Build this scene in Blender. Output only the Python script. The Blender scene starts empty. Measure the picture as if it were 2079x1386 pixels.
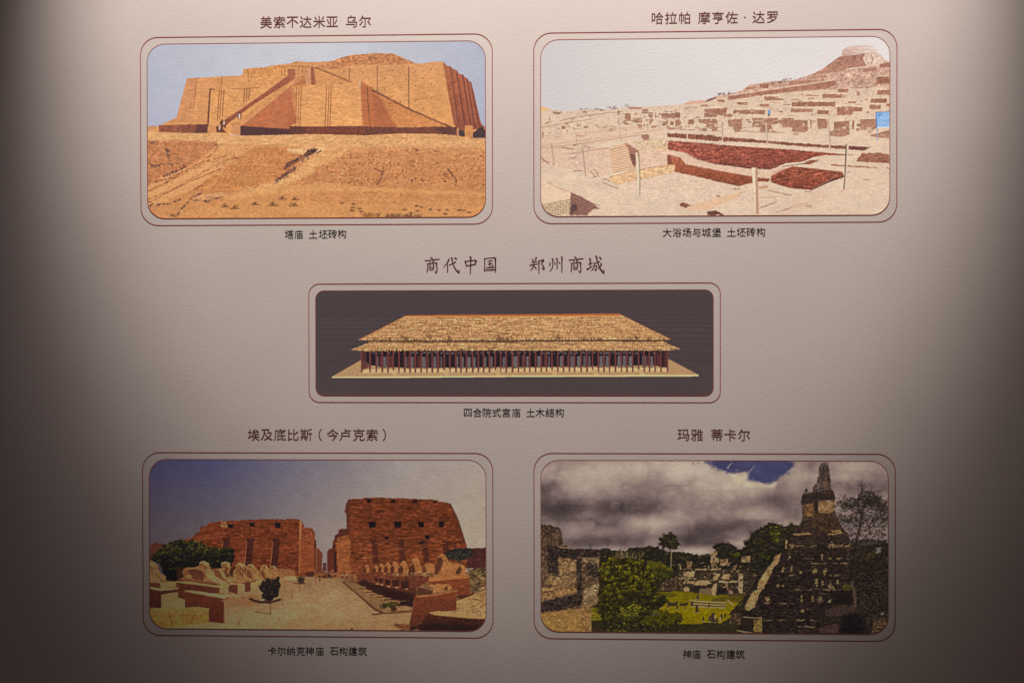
import bpy, math
import numpy as np
from mathutils import Matrix, Vector

scene = bpy.context.scene
col = scene.collection

# ---------------------------------------------------------------- camera
# wall plane: y = 0, facing -y; the camera stands 1.757 m in front of it
CAM_YAW, CAM_PITCH, CAM_ROLL = 0.03186, 0.00633, -0.00134
CAM_D, CAM_Z, CAM_X = 1.757, 1.5, 0.056
LENS, SENSOR = 35.0, 36.0
PW, PH = 2079.0, 1386.0


def cam_axes():
    cy, sy = math.cos(CAM_YAW), math.sin(CAM_YAW)
    cp, sp = math.cos(CAM_PITCH), math.sin(CAM_PITCH)
    fw = Vector((-sy * cp, cy * cp, -sp))
    r = Vector((cy, sy, 0))
    u = r.cross(fw)
    cr, sr = math.cos(CAM_ROLL), math.sin(CAM_ROLL)
    return r * cr + u * sr, u * cr - r * sr, fw


CR, CU, CF = cam_axes()
cam_data = bpy.data.cameras.new('camera')
cam_data.lens, cam_data.sensor_width, cam_data.sensor_fit = LENS, SENSOR, 'HORIZONTAL'
cam_data.clip_start, cam_data.clip_end = 0.05, 50.0
cam = bpy.data.objects.new('camera', cam_data)
cam.matrix_world = Matrix(((CR.x, CU.x, -CF.x, CAM_X), (CR.y, CU.y, -CF.y, -CAM_D), (CR.z, CU.z, -CF.z, CAM_Z), (0, 0, 0, 1)))
col.objects.link(cam)
scene.camera = cam

# ---------------------------------------------------------------- light
world = bpy.data.worlds.new('World')
scene.world = world
world.use_nodes = True
bgn = world.node_tree.nodes['Background']
bgn.inputs['Color'].default_value = (1.0, 0.76, 0.76, 1)
bgn.inputs['Strength'].default_value = 0.060
scene.view_settings.view_transform = 'Standard'
scene.view_settings.look = 'None'
scene.view_settings.exposure = 0.0
scene.view_settings.gamma = 1.0

LAMPS = {-1: (1.062, 1.0, 0.950), 1: (1.055, 0.990, 1.000)}   # warm gallery lamps, left and right
LIGHT = tuple((a + b) / 2 for a, b in zip(LAMPS[-1], LAMPS[1]))
WALL = (0.532, 0.460, 0.414)              # wallpaper reflectance
SPOT_C = 0.022                            # the pair hangs a little right of the wall's middle
SPOT_X, SPOT_Y, SPOT_Z = 0.283, -1.214, 3.480
AIM_X, AIM_Z = 0.082, 2.455
SPOT_HALF, SPOT_BLEND, SPOT_W = 0.496, 0.426, 144.0
AMBIENT = 0.019
for s in (-1, 1):
    ld = bpy.data.lights.new('gallery_spot', 'SPOT')
    ld.energy, ld.color = SPOT_W * 1.1, tuple(c / 1.1 for c in LAMPS[s])
    ld.spot_size, ld.spot_blend, ld.shadow_soft_size = 2 * SPOT_HALF, SPOT_BLEND, 0.025
    lo = bpy.data.objects.new('gallery_spot', ld)
    lo.location = (SPOT_C + s * SPOT_X, SPOT_Y, SPOT_Z)
    d = Vector((SPOT_C + s * AIM_X, 0, AIM_Z)) - Vector(lo.location)
    lo.rotation_euler = d.to_track_quat('-Z', 'Y').to_euler()
    col.objects.link(lo)


def wall_light(x, z):
    """what the two lamps lay on the wall at (x, z): used to turn the colours
    seen in the photograph back into ink colours"""
    out = np.full(np.shape(x), AMBIENT, np.float64)
    for s in (-1, 1):
        ax = np.array((s * AIM_X - s * SPOT_X, -SPOT_Y, AIM_Z - SPOT_Z))
        ax /= np.linalg.norm(ax)
        vx, vy, vz = x - SPOT_C - s * SPOT_X, -SPOT_Y, z - SPOT_Z
        r = np.sqrt(vx * vx + vy * vy + vz * vz)
        c = (vx * ax[0] + vy * ax[1] + vz * ax[2]) / r
        ch = math.cos(SPOT_HALF)
        t = np.clip((c - ch) / ((1 - ch) * SPOT_BLEND), 0, 1)
        out += SPOT_W * WALL[1] / (4 * math.pi ** 2) * (vy / r) / (r * r) * t * t * (3 - 2 * t)
    return out


def at(px, py):
    """photograph pixel -> point (x, z) on the wall plane"""
    f = LENS / SENSOR * PW
    d = CF + CR * ((px - PW / 2) / f) - CU * ((py - PH / 2) / f)
    t = CAM_D / d.y
    return CAM_X + d.x * t, CAM_Z + d.z * t


def to_pixel(x, z):
    """points on the wall -> photograph pixels (arrays)"""
    f = LENS / SENSOR * PW
    vx, vy, vz = x - CAM_X, CAM_D, z - CAM_Z
    dep = vx * CF.x + vy * CF.y + vz * CF.z
    a = (vx * CR.x + vy * CR.y + vz * CR.z) / dep
    b = (vx * CU.x + vy * CU.y + vz * CU.z) / dep
    return PW / 2 + a * f, PH / 2 - b * f


# ---------------------------------------------------------------- materials
def paper_material(name, color=None, rough=0.62, spec=0.08):
    """embossed wallpaper: one grain runs through the wall and everything printed on it"""
    m = bpy.data.materials.new(name)
    m.use_nodes = True
    nt = m.node_tree
    n, l = nt.nodes, nt.links
    bs = n['Principled BSDF']
    bs.inputs['Roughness'].default_value = rough
    bs.inputs['Specular IOR Level'].default_value = spec
    geo = n.new('ShaderNodeNewGeometry')
    mp = n.new('ShaderNodeMapping')
    mp.inputs['Rotation'].default_value = (0, math.radians(28), 0)
    mp.inputs['Scale'].default_value = (0.75, 1.0, 1.25)
    l.new(geo.outputs['Position'], mp.inputs['Vector'])
    n1 = n.new('ShaderNodeTexNoise')
    n1.inputs['Scale'].default_value = 500
    n1.inputs['Detail'].default_value = 2.5
    n1.inputs['Distortion'].default_value = 0.6
    n2 = n.new('ShaderNodeTexNoise')
    n2.inputs['Scale'].default_value = 170
    n2.inputs['Detail'].default_value = 1.0
    l.new(mp.outputs['Vector'], n1.inputs['Vector'])
    l.new(mp.outputs['Vector'], n2.inputs['Vector'])
    ad = n.new('ShaderNodeMath')
    ad.operation = 'MULTIPLY_ADD'
    ad.inputs[1].default_value = 0.4
    l.new(n2.outputs['Fac'], ad.inputs[0])
    l.new(n1.outputs['Fac'], ad.inputs[2])
    bp = n.new('ShaderNodeBump')
    bp.inputs['Strength'].default_value = BUMP
    bp.inputs['Distance'].default_value = 0.0009
    l.new(ad.outputs[0], bp.inputs['Height'])
    l.new(bp.outputs['Normal'], bs.inputs['Normal'])
    # faint unevenness of the paper itself
    n3 = n.new('ShaderNodeTexNoise')
    n3.inputs['Scale'].default_value = 7.0
    n3.inputs['Detail'].default_value = 5.0
    l.new(geo.outputs['Position'], n3.inputs['Vector'])
    mr = n.new('ShaderNodeMapRange')
    mr.inputs['To Min'].default_value = 0.95
    mr.inputs['To Max'].default_value = 1.05
    l.new(n3.outputs['Fac'], mr.inputs['Value'])
    mx = n.new('ShaderNodeMix')
    mx.data_type = 'RGBA'
    mx.blend_type = 'MULTIPLY'
    mx.inputs['Factor'].default_value = 1.0
    if color is None:
        at_ = n.new('ShaderNodeVertexColor')
        at_.layer_name = 'ink'
        l.new(at_.outputs['Color'], mx.inputs[6])
    else:
        mx.inputs[6].default_value = (*color, 1)
    l.new(mr.outputs['Result'], mx.inputs[7])
    l.new(mx.outputs[2], bs.inputs['Base Color'])
    return m


BUMP = 0.55
M_WALL = paper_material('embossed_wallpaper', WALL)
M_PRINT = paper_material('printed_picture_ink', None)
M_RED = paper_material('red_brown_ink', (0.115, 0.029, 0.024))
M_LINE = paper_material('red_line_ink', (0.270, 0.055, 0.040))
M_BRUSH = paper_material('dark_red_brush_ink', (0.085, 0.020, 0.017))
M_BLACK = paper_material('black_ink', (0.020, 0.016, 0.017))


# ---------------------------------------------------------------- helpers
def mesh_object(name, verts, faces, mat, parent=None):
    me = bpy.data.meshes.new(name)
    me.from_pydata(verts, [], faces)
    me.materials.append(mat)
    me.update()
    o = bpy.data.objects.new(name, me)
    col.objects.link(o)
    if parent is not None:
        o.parent = parent
        o.location = -parent.location
    return o


def thing(name, label, category, loc, group=None):
    o = bpy.data.objects.new(name, None)
    o.empty_display_size = 0.05
    o.location = loc
    o['label'], o['category'] = label, category
    if group:
        o['group'] = group
    col.objects.link(o)
    return o


# ---------------------------------------------------------------- wall
def build_wall():
    x0, x1, z0, z1, th = -2.4, 2.4, 0.0, 3.7, 0.10
    v = [(x0, 0, z0), (x1, 0, z0), (x1, 0, z1), (x0, 0, z1), (x0, th, z0), (x1, th, z0), (x1, th, z1), (x0, th, z1)]
    f = [(0, 1, 2, 3), (5, 4, 7, 6), (4, 0, 3, 7), (1, 5, 6, 2), (3, 2, 6, 7), (4, 5, 1, 0)]
    o = mesh_object('wall', v, f, M_WALL)
    o['kind'] = 'structure'
    o['label'] = 'embossed beige museum wallpaper wall lit from above'


build_wall()

# ---------------------------------------------------------------- painter
# The five pictures on the wall are flat prints.  Each is painted here in code
# (polygons, strokes, dabs, noise) in photograph pixels, and becomes the ink
# colour of its print sheet.
SS = 2


def zone(ox, oy, s):
    """zoomed detail coordinates -> photograph pixels"""
    def f(*pts):
        return [(ox + p[0] / s, oy + p[1] / s) for p in pts]
    return f


def vnoise(rng, h, w, sy, sx):
    """smooth value noise, about -1..1, features sy x sx pixels"""
    gh, gw = int(h / sy) + 3, int(w / sx) + 3
    g = rng.standard_normal((gh, gw)).astype(np.float32)
    y = np.arange(h) / sy
    x = np.arange(w) / sx
    yi = y.astype(int)
    xi = x.astype(int)
    fy = (y - yi).astype(np.float32)
    fx = (x - xi).astype(np.float32)
    fy = (fy * fy * (3 - 2 * fy))[:, None]
    fx = (fx * fx * (3 - 2 * fx))[None, :]
    a = g[yi][:, xi]
    b = g[yi][:, xi + 1]
    c = g[yi + 1][:, xi]
    d = g[yi + 1][:, xi + 1]
    return (a * (1 - fx) + b * fx) * (1 - fy) + (c * (1 - fx) + d * fx) * fy


def boxblur(a, r):
    r = int(round(r))
    if r < 1:
        return a
    for ax in (0, 1):
        for _ in range(2):
            pad = [(0, 0)] * a.ndim
            pad[ax] = (r + 1, r)
            c = np.cumsum(np.pad(a, pad, mode='edge'), axis=ax, dtype=np.float64)
            n = a.shape[ax]
            hi = np.take(c, np.arange(2 * r + 1, 2 * r + 1 + n), axis=ax)
            lo = np.take(c, np.arange(0, n), axis=ax)
            a = ((hi - lo) / (2 * r + 1)).astype(np.float32)
    return a


class Painting:
    def __init__(self, x0, y0, x1, y1, seed):
        self.x0, self.y0, self.x1, self.y1 = x0, y0, x1, y1
        self.w = int(round((x1 - x0) * SS))
        self.h = int(round((y1 - y0) * SS))
        self.rng = np.random.default_rng(seed)
        self.img = np.zeros((self.h, self.w, 3), np.float32)
        r = self.rng
        self.tex = {
            'f': vnoise(r, self.h, self.w, 2.0, 2.4),       # fine grain
            'm': vnoise(r, self.h, self.w, 6, 8),           # mottling
            'c': vnoise(r, self.h, self.w, 26, 34),         # patches
            'l': vnoise(r, self.h, self.w, 90, 120),        # large patches
            's': vnoise(r, self.h, self.w, 2.6, 18),        # courses, streaks
            'v': vnoise(r, self.h, self.w, 30, 3.0),        # upright streaks
        }

    # -- masks
    def _px(self, pts):
        p = np.asarray(pts, np.float32)
        return (p - (self.x0, self.y0)) * SS

    def mask(self, pts, rough=0.0, step=3.0):
        p = self._px(pts)
        if rough > 0:
            q = []
            n = len(p)
            for i in range(n):
                a, b = p[i], p[(i + 1) % n]
                k = max(1, int(np.hypot(*(b - a)) / (step * SS)))
                for j in range(k):
                    q.append(a + (b - a) * j / k)
            p = np.array(q, np.float32)
            p += self.rng.standard_normal(p.shape).astype(np.float32) * rough * SS
        d = np.zeros((self.h, self.w + 1), np.int32)
        n = len(p)
        for i in range(n):
            ax, ay = p[i]
            bx, by = p[(i + 1) % n]
            if ay == by:
                continue
            if ay > by:
                ax, ay, bx, by = bx, by, ax, ay
            r0 = max(0, int(math.ceil(ay - 0.5)))
            r1 = min(self.h - 1, int(math.ceil(by - 0.5)) - 1)
            if r1 < r0:
                continue
            rows = np.arange(r0, r1 + 1)
            xs = ax + (rows + 0.5 - ay) / (by - ay) * (bx - ax)
            cols = np.clip(np.ceil(xs - 0.5), 0, self.w).astype(int)
            d[rows, cols] += 1
        return (np.cumsum(d[:, :-1], axis=1) & 1).astype(np.float32)

    def line_mask(self, pts, width, taper=None):
        p = self._px(pts)
        m = np.zeros((self.h, self.w), np.float32)
        w0 = width * SS
        for i in range(len(p) - 1):
            a, b = p[i], p[i + 1]
            ww = w0 if taper is None else max(w0, taper * SS)
            xa = int(max(0, min(a[0], b[0]) - ww - 2))
            xb = int(min(self.w, max(a[0], b[0]) + ww + 3))
            ya = int(max(0, min(a[1], b[1]) - ww - 2))
            yb = int(min(self.h, max(a[1], b[1]) + ww + 3))
            if xb <= xa or yb <= ya:
                continue
            X, Y = np.meshgrid(np.arange(xa, xb) + 0.5, np.arange(ya, yb) + 0.5)
            dx, dy = b - a
            L = dx * dx + dy * dy + 1e-6
            t = np.clip(((X - a[0]) * dx + (Y - a[1]) * dy) / L, 0, 1)
            dist = np.hypot(X - a[0] - t * dx, Y - a[1] - t * dy)
            if taper is None:
                half = w0 / 2
            else:
                u = (i + t) / (len(p) - 1)
                half = (w0 * (1 - u) + taper * SS * u) / 2
            c = np.clip(half + 0.5 - dist, 0, 1)
            m[ya:yb, xa:xb] = np.maximum(m[ya:yb, xa:xb], c)
        return m

    # -- painting
    def put(self, msk, col, alpha=1.0, hgrad=False, **tex):
        if msk.max() <= 0:
            return
        ys = np.where(msk.max(axis=1) > 0)[0]
        xs = np.where(msk.max(axis=0) > 0)[0]
        sl = (slice(ys[0], ys[-1] + 1), slice(xs[0], xs[-1] + 1))
        mm = msk[sl][..., None] * alpha
        col = np.asarray(col, np.float32)
        if col.ndim == 1:
            c = np.broadcast_to(col, mm.shape[:2] + (3,))
        else:
            n = mm.shape[1] if hgrad else mm.shape[0]
            t = np.linspace(0, len(col) - 1, n)
            cc = np.stack([np.interp(t, np.arange(len(col)), col[:, k]) for k in range(3)], -1)
            c = cc[None] if hgrad else cc[:, None]
            c = np.broadcast_to(c, mm.shape[:2] + (3,))
        k = np.zeros(mm.shape[:2], np.float32)
        for name, amp in tex.items():
            k = k + self.tex[name][sl] * amp
        c = c * np.exp(np.clip(k, -1.6, 0.9))[..., None].astype(np.float32)
        self.img[sl] = self.img[sl] * (1 - mm) + np.clip(c, 0, 255) * mm

    def poly(self, pts, col, alpha=1.0, rough=0.0, step=3.0, soft=0.0, hgrad=False, **tex):
        m = self.mask(pts, rough, step)
        if soft > 0:
            m = boxblur(m, soft * SS)
        self.put(m, col, alpha, hgrad, **tex)
        return m

    def line(self, pts, col, width, alpha=1.0, taper=None, wob=0.0, **tex):
        if wob > 0:
            q = []
            for i in range(len(pts) - 1):
                a, b = np.array(pts[i]), np.array(pts[i + 1])
                k = max(1, int(np.hypot(*(b - a)) / 3))
                for j in range(k):
                    q.append(a + (b - a) * j / k + self.rng.standard_normal(2) * wob)
            q.append(np.array(pts[-1]))
            pts = q
        self.put(self.line_mask(pts, width, taper), col, alpha, **tex)

    def crumble(self, pts, col, width, light=None, n=1.0):
        """a broken run of clods and cracks along a path"""
        for i in range(len(pts) - 1):
            a, b = np.array(pts[i]), np.array(pts[i + 1])
            L = float(np.hypot(*(b - a)))
            for _ in range(max(2, int(L * 1.1 * n))):
                t = self.rng.random()
                q = a + (b - a) * t + self.rng.normal(0, 1, 2) * width * 0.36
                k = math.exp(self.rng.normal(0, .28))
                self.dab(q[0], q[1], self.rng.uniform(.8, 2.4), self.rng.uniform(.6, 1.3), np.clip(np.array(col) * k, 0, 255),
                         self.rng.normal(-.3, .5), .8)
                if light is not None and self.rng.random() < .45:
                    self.dab(q[0] + self.rng.normal(0, 1), q[1] + width * .45 + .6, self.rng.uniform(.5, 1.4), .6, light, 0, .6)

    def rect(self, x0, y0, x1, y1, col, **kw):
        self.poly([(x0, y0), (x1, y0), (x1, y1), (x0, y1)], col, **kw)

    def dab(self, x, y, rx, ry, col, ang=0.0, alpha=1.0):
        cx, cy = (x - self.x0) * SS, (y - self.y0) * SS
        rx, ry = rx * SS, ry * SS
        R = max(rx, ry) + 1
        xa, xb = int(max(0, cx - R)), int(min(self.w, cx + R + 1))
        ya, yb = int(max(0, cy - R)), int(min(self.h, cy + R + 1))
        if xb <= xa or yb <= ya:
            return
        X = np.arange(xa, xb)[None, :] + 0.5 - cx
        Y = np.arange(ya, yb)[:, None] + 0.5 - cy
        if ang:
            c, s = math.cos(ang), math.sin(ang)
            X, Y = X * c + Y * s, -X * s + Y * c
        d = np.sqrt((X / rx) ** 2 + (Y / ry) ** 2)
        m = (np.clip((1 - d) * min(rx, ry) + 0.5, 0, 1) * alpha)[..., None]
        t = self.img[ya:yb, xa:xb]
        self.img[ya:yb, xa:xb] = t * (1 - m) + np.asarray(col, np.float32) * m

    def scatter(self, m, n, cols, r=(0.6, 1.4), flat=0.6, ang=(0.0, 0.0), alpha=1.0, shade=None, jit=0.12, weight=None):
        """n dabs inside mask m; cols a list of colours; shade(u, v) -> -1..1 tilts the choice"""
        p = m if weight is None else m * weight
        ys, xs = np.where(p > 0.5) if weight is None else (None, None)
        if weight is None:
            if len(ys) == 0:
                return
            idx = self.rng.integers(0, len(ys), n)
            ys, xs = ys[idx], xs[idx]
        else:
            f = p.ravel() / p.sum()
            idx = self.rng.choice(f.size, n, p=f)
            ys, xs = idx // self.w, idx % self.w
        y0, y1 = ys.min(), ys.max() + 1
        x0, x1 = xs.min(), xs.max() + 1
        cols = np.asarray(cols, np.float32)
        for y, x in zip(ys, xs):
            if shade is None:
                k = self.rng.integers(0, len(cols))
            else:
                q = shade((x - x0) / (x1 - x0), (y - y0) / (y1 - y0)) + self.rng.normal(0, 0.16)
                k = int(np.clip(q, 0, 0.999) * len(cols))
            c = cols[k] * math.exp(self.rng.normal(0, jit))
            rr = self.rng.uniform(*r)
            self.dab(self.x0 + x / SS, self.y0 + y / SS, rr, rr * flat, np.clip(c, 0, 255),
                     self.rng.uniform(*ang), alpha)

    def tree_branch(self, x, y, ang, length, width, depth, col):
        x2 = x + math.cos(ang) * length
        y2 = y - math.sin(ang) * length
        xm = (x + x2) / 2 + self.rng.normal(0, length * 0.06)
        ym = (y + y2) / 2 + self.rng.normal(0, length * 0.06)
        self.line([(x, y), (xm, ym), (x2, y2)], col, width, taper=width * 0.65)
        if depth > 0:
            for _ in range(2 + (self.rng.random() < 0.45)):
                self.tree_branch(x2, y2, ang + self.rng.normal(0, 0.55), length * self.rng.uniform(0.6, 0.85),
                                 width * 0.66, depth - 1, col)

    def keep_sky(self):
        self.sky = self.img.copy()

    def clumps(self, m, n, r, cols, per=26, flat=.75, size=(.6, 1.5)):
        """foliage as overlapping leaf clumps, each lit from above: cols light to dark"""
        ys, xs = np.where(m > 0.5)
        if len(ys) == 0:
            return
        idx = self.rng.integers(0, len(ys), n)
        idx = idx[np.argsort(ys[idx])]
        cols = np.asarray(cols, np.float32)
        y0, y1 = ys.min(), ys.max() + 1
        for i in idx:
            cx, cy = self.x0 + xs[i] / SS, self.y0 + ys[i] / SS
            R = self.rng.uniform(*r)
            depth = (ys[i] - y0) / (y1 - y0)
            tone = self.rng.normal(0, .14) + .32 * depth
            for _ in range(per):
                a = self.rng.uniform(0, 6.28)
                d = math.sqrt(self.rng.random())
                dx, dy = math.cos(a) * d, math.sin(a) * d
                q = .42 + .45 * dy + .10 * dx + tone + self.rng.normal(0, .10)
                k = min(max(q, 0), .999) * (len(cols) - 1)
                c = cols[int(k)] * (1 - k % 1) + cols[min(int(k) + 1, len(cols) - 1)] * (k % 1)
                self.dab(cx + dx * R, cy + dy * R * flat, self.rng.uniform(*size), self.rng.uniform(size[0] * .7, size[1] * .7), c,
                         self.rng.uniform(-1, 1), .8)

    def result(self, sharp=0.35):
        """tonal texture and crispness of a photographic print, then average the
        supersamples: (h, w, 3) in 0..1 display colour"""
        a = self.img
        if hasattr(self, 'sky'):
            m = (np.abs(a - self.sky).max(axis=2) > 4).astype(np.float32)
            r = self.rng
            n = (.030 * vnoise(r, self.h, self.w, 3, 9) + .028 * vnoise(r, self.h, self.w, 9, 14)
                 + .030 * vnoise(r, self.h, self.w, 2, 2.5) + .030 * vnoise(r, self.h, self.w, 40, 60))
            a = a * np.exp(m * n * getattr(self, 'detail', .6))[..., None]
        h, w = self.h // SS * SS, self.w // SS * SS
        a = a[:h, :w].reshape(h // SS, SS, w // SS, SS, 3).mean(axis=(1, 3))
        a = a + sharp * (a - boxblur(a.astype(np.float32), 2))
        return np.clip(a / 255.0, 0, 1)

def paint_ziggurat():
    P = Painting(297, 84, 988, 446, 11)
    A, B, C, D = zone(280, 10, 5.471), zone(640, 10, 5.471), zone(280, 240, 5.332), zone(640, 240, 5.332)
    lit, shd, drk = (222, 160, 104), (180, 110, 76), (104, 66, 62)
    edge = (128, 80, 60)
    # sky
    X = np.linspace(0, 1, P.w)[None, :, None]
    Y = np.linspace(0, 1, P.h)[:, None, None]
    sky = np.array((203, 203, 208), np.float32) - np.abs(X - 0.48) ** 1.2 * np.array((48, 44, 24))
    sky = sky + np.clip(Y - 0.12, 0, 1) * np.array((-14, -18, -6))
    P.put(np.ones((P.h, P.w), np.float32), (0, 0, 0))
    P.img[:] = sky * np.exp(0.012 * P.tex['f'] + 0.008 * P.tex['c'])[..., None]
    P.keep_sky()
    # far dune at the left
    P.poly(C((95, 95), (160, 80), (225, 92), (250, 100), (250, 170), (95, 170)), (205, 152, 112), rough=.5, f=.06)
    # back mass
    out = (A((300, 1313), (430, 1250), (545, 820), (655, 812), (830, 805), (935, 795), (1120, 790), (1165, 775), (1175, 712),
             (1300, 700), (1440, 690), (1470, 675), (1600, 665), (1700, 650), (1750, 630), (1900, 635))
           + B((0, 635), (60, 635), (180, 628), (270, 600), (350, 572), (450, 552), (560, 548), (700, 540), (860, 542), (930, 570),
               (1000, 605), (1060, 640), (1130, 655), (1230, 648), (1310, 635), (1415, 630), (1440, 650), (1460, 675), (1500, 685),
               (1530, 710), (1580, 735), (1600, 770), (1640, 775), (1660, 805), (1690, 815), (1700, 845), (1730, 855), (1760, 960),
               (1790, 1100), (1840, 1313)) + D((1845, 110), (1845, 215), (900, 215), (0, 180)) + C((100, 160), (230, 85)))
    P.poly(out, [(216, 156, 106), (226, 164, 104), (228, 164, 100)], rough=.25, f=.045, m=.015, s=.03, c=.012)
    # rubble mound on top
    mound = P.mask(B((60, 690), (180, 628), (350, 572), (560, 548), (700, 540), (860, 542), (1000, 605), (1120, 652), (850, 668), (400, 675), (180, 710)), .4)
    P.put(mound, (203, 138, 92), f=.13, m=.1)
    P.scatter(mound, 420, [(128, 76, 58), (160, 100, 70), (228, 168, 118)], r=(.5, 1.3), alpha=.75)
    P.line(B((400, 672), (850, 672), (1100, 660)), (228, 172, 122), 1.5, wob=.3, alpha=.8)
    P.line(B((20, 700), (150, 712), (330, 700)), edge, .8, wob=.4, alpha=.6)
    # left flank tone
    P.poly(A((300, 1313), (430, 1250), (545, 820), (655, 815), (625, 1150), (560, 1313)), (212, 148, 104), f=.05, s=.03, alpha=.7)
    P.poly(A((655, 815), (935, 797), (925, 945), (800, 950), (775, 1313), (560, 1313), (625, 1150)), (219, 156, 104), f=.05, s=.03, alpha=.6)
    P.poly(A((1170, 715), (1440, 695), (1660, 690), (1660, 780), (1480, 880), (1240, 920), (1225, 830)), (222, 158, 98), f=.07, m=.06)
    # right side face in shade, with ridged pilasters
    face = B((1415, 630), (1440, 650), (1460, 675), (1500, 685), (1530, 710), (1580, 735), (1600, 770), (1640, 775), (1660, 805), (1690, 815),
             (1700, 845), (1730, 855), (1760, 960), (1790, 1100), (1840, 1313)) + D((1845, 110), (1560, 140), (1530, 110)) + B((1535, 1313), (1470, 960))
    P.poly(face, [(176, 106, 74), (168, 96, 68), (150, 86, 66)], f=.06, m=.04)
    for (xa, ya, xb, w) in ((1500, 690, 1590, 2.2), (1570, 745, 1660, 3.0), (1640, 785, 1725, 3.0), (1690, 830, 1765, 2.8), (1730, 870, 1812, 2.5)):
        P.line(B((xa, ya), (xb, 1313)) + D((xb - 20, 110)), (112, 68, 64), w, alpha=.75, f=.1)
        P.line(B((xa - 22, ya), (xb - 24, 1313)), (190, 122, 90), 1.6, alpha=.6)
    P.line(B((1415, 630), (1470, 960), (1537, 1313)), (206, 146, 100), 1.2)
    P.poly(D((1800, 90), (1845, 130), (1845, 215), (1700, 220), (1545, 190), (1540, 130), (1720, 150)), (78, 60, 62), rough=.4, f=.15)
    P.poly(D((1700, 215), (1845, 214), (1845, 224), (1700, 224)), (196, 150, 120))
    P.poly(D((1535, 105), (1555, 105), (1555, 190), (1535, 185)), (205, 145, 100))
    P.poly(D((1620, 80), (1705, 80), (1705, 215), (1620, 215)), (214, 148, 94), f=.05, m=.04)
    # great right wall: long stair running down to the right
    P.poly(B((500, 850), (640, 920), (640, 955), (700, 1000), (1040, 1160)) + D((1240, 0), (1470, 98), (1530, 110), (1530, 190), (530, 190)) + B((525, 1313)),
           [(200, 128, 82), (216, 148, 90)], f=.06, m=.04, s=.03)
    P.poly(B((640, 955), (720, 1040), (800, 1180), (870, 1313)) + D((880, 60), (870, 100), (600, 100)) + B((610, 1313), (575, 920)),
           [(178, 106, 74), (186, 112, 74)], soft=2.2, f=.06)
    P.poly(B((500, 850), (535, 870), (640, 920), (640, 960), (655, 1313)) + D((650, 100), (530, 95)) + B((525, 1313)),
           [(190, 118, 80), (196, 118, 74)], f=.05, s=.03)
    P.line(B((575, 918), (605, 1313)) + D((600, 100)), (110, 68, 58), 1.3)
    P.line(B((640, 950), (830, 1050), (1040, 1158)) + D((1240, 0), (1370, 55), (1470, 98)), (122, 76, 60), 3.2, wob=.25, f=.15)
    P.line(B((650, 935), (830, 1030), (1040, 1138), (1400, 1313)), (214, 152, 108), .9, wob=.3, alpha=.7)
    # small buttress behind, and its sloping parapet
    P.poly(A((1970, 690), (2079, 700)) + B((0, 695), (100, 730), (420, 880), (300, 885), (0, 900)) + A((1925, 892), (1970, 885)), (220, 156, 100), f=.05, s=.04)
    P.line(B((0, 695), (100, 735), (420, 870)), edge, 2.0, wob=.3, f=.1)
    P.poly(A((1920, 690), (1950, 690), (1978, 885), (1925, 892)), (162, 98, 72), f=.05)
    P.poly(A((1845, 790), (1875, 700), (1920, 690), (1922, 892), (1870, 885)), (218, 158, 112), f=.04)
    P.poly(A((1845, 785), (1870, 885), (1700, 910)), (190, 120, 80), f=.05)
    # central front block
    P.poly(A((1690, 912), (1760, 905), (1925, 892)) + B((0, 900), (280, 880), (500, 850), (525, 1313)) + D((530, 185), (0, 176)) + C((1640, 175), (1640, 90)) + A((1760, 1313)),
           [(226, 164, 106), (234, 170, 106)], f=.045, m=.03, s=.03)
    P.poly(B((480, 850), (505, 848), (505, 920), (490, 900)), (214, 182, 150))
    P.line(B((270, 872), (310, 882)), edge, 1.4)
    for x0, xb in ((128, 110), (155, 140), (180, 165)):
        P.line(B((x0, 890), (xb, 1313)) + D((xb - 4, 170)), (150, 94, 64), 1.5)
    for x0, xb in ((1765, 1755), (1792, 1780), (1818, 1803)):
        P.line(A((x0, 905), (xb, 1313)) + C((xb - 48, 100)), (150, 94, 64), 1.5)
    # left front block
    P.poly(A((800, 940), (1180, 930), (1350, 915), (1480, 885), (1400, 980), (1130, 1170), (900, 1313)) + C((850, 90), (850, 160), (630, 165), (640, 70)) + A((690, 1240), (700, 960)),
           (226, 164, 104), f=.05, s=.035, m=.03)
    P.poly(A((690, 960), (790, 945), (775, 1313)) + C((745, 70), (640, 70)), (216, 154, 100), f=.04, alpha=.8)
    P.line(A((805, 936), (845, 942)), drk, 2.4)
    P.line(A((1040, 930), (1170, 938), (1350, 918)), edge, .9, wob=.2)
    P.line(A((803, 945), (780, 1313)) + C((748, 160)), (104, 66, 58), 3.2)
    for x0, y0, xb, yb in ((905, 950, 885, 1285), (931, 945, 910, 1270), (958, 940, 938, 1250), (1187, 937, 1178, 1085), (1212, 932, 1205, 1068), (1238, 928, 1232, 1050)):
        P.line(A((x0, y0), (xb, yb)), (150, 94, 66), 1.9)
    for p in (((655, 815), (620, 1150)), ((937, 797), (922, 945)), ((1225, 715), (1226, 828)), ((1600, 712), (1598, 778)), ((1633, 712), (1632, 778)),
              ((1790, 690), (1788, 775)), ((1830, 690), (1828, 770)), ((1866, 690), (1864, 760)), ((590, 1100), (583, 1160)), ((1535, 690), (1535, 720))):
        P.line(A(*p), edge, 1.1, alpha=.8)
    P.line(A((1550, 690), (1700, 680), (1900, 690)), edge, .9, wob=.5)
    # great left stair
    P.poly(A((1660, 770), (1720, 810), (1480, 985), (1150, 1210), (1010, 1313)) + C((960, 70), (880, 110), (850, 100)) + A((900, 1313), (1130, 1150), (1420, 950)),
           (226, 162, 108), f=.05)
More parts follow.
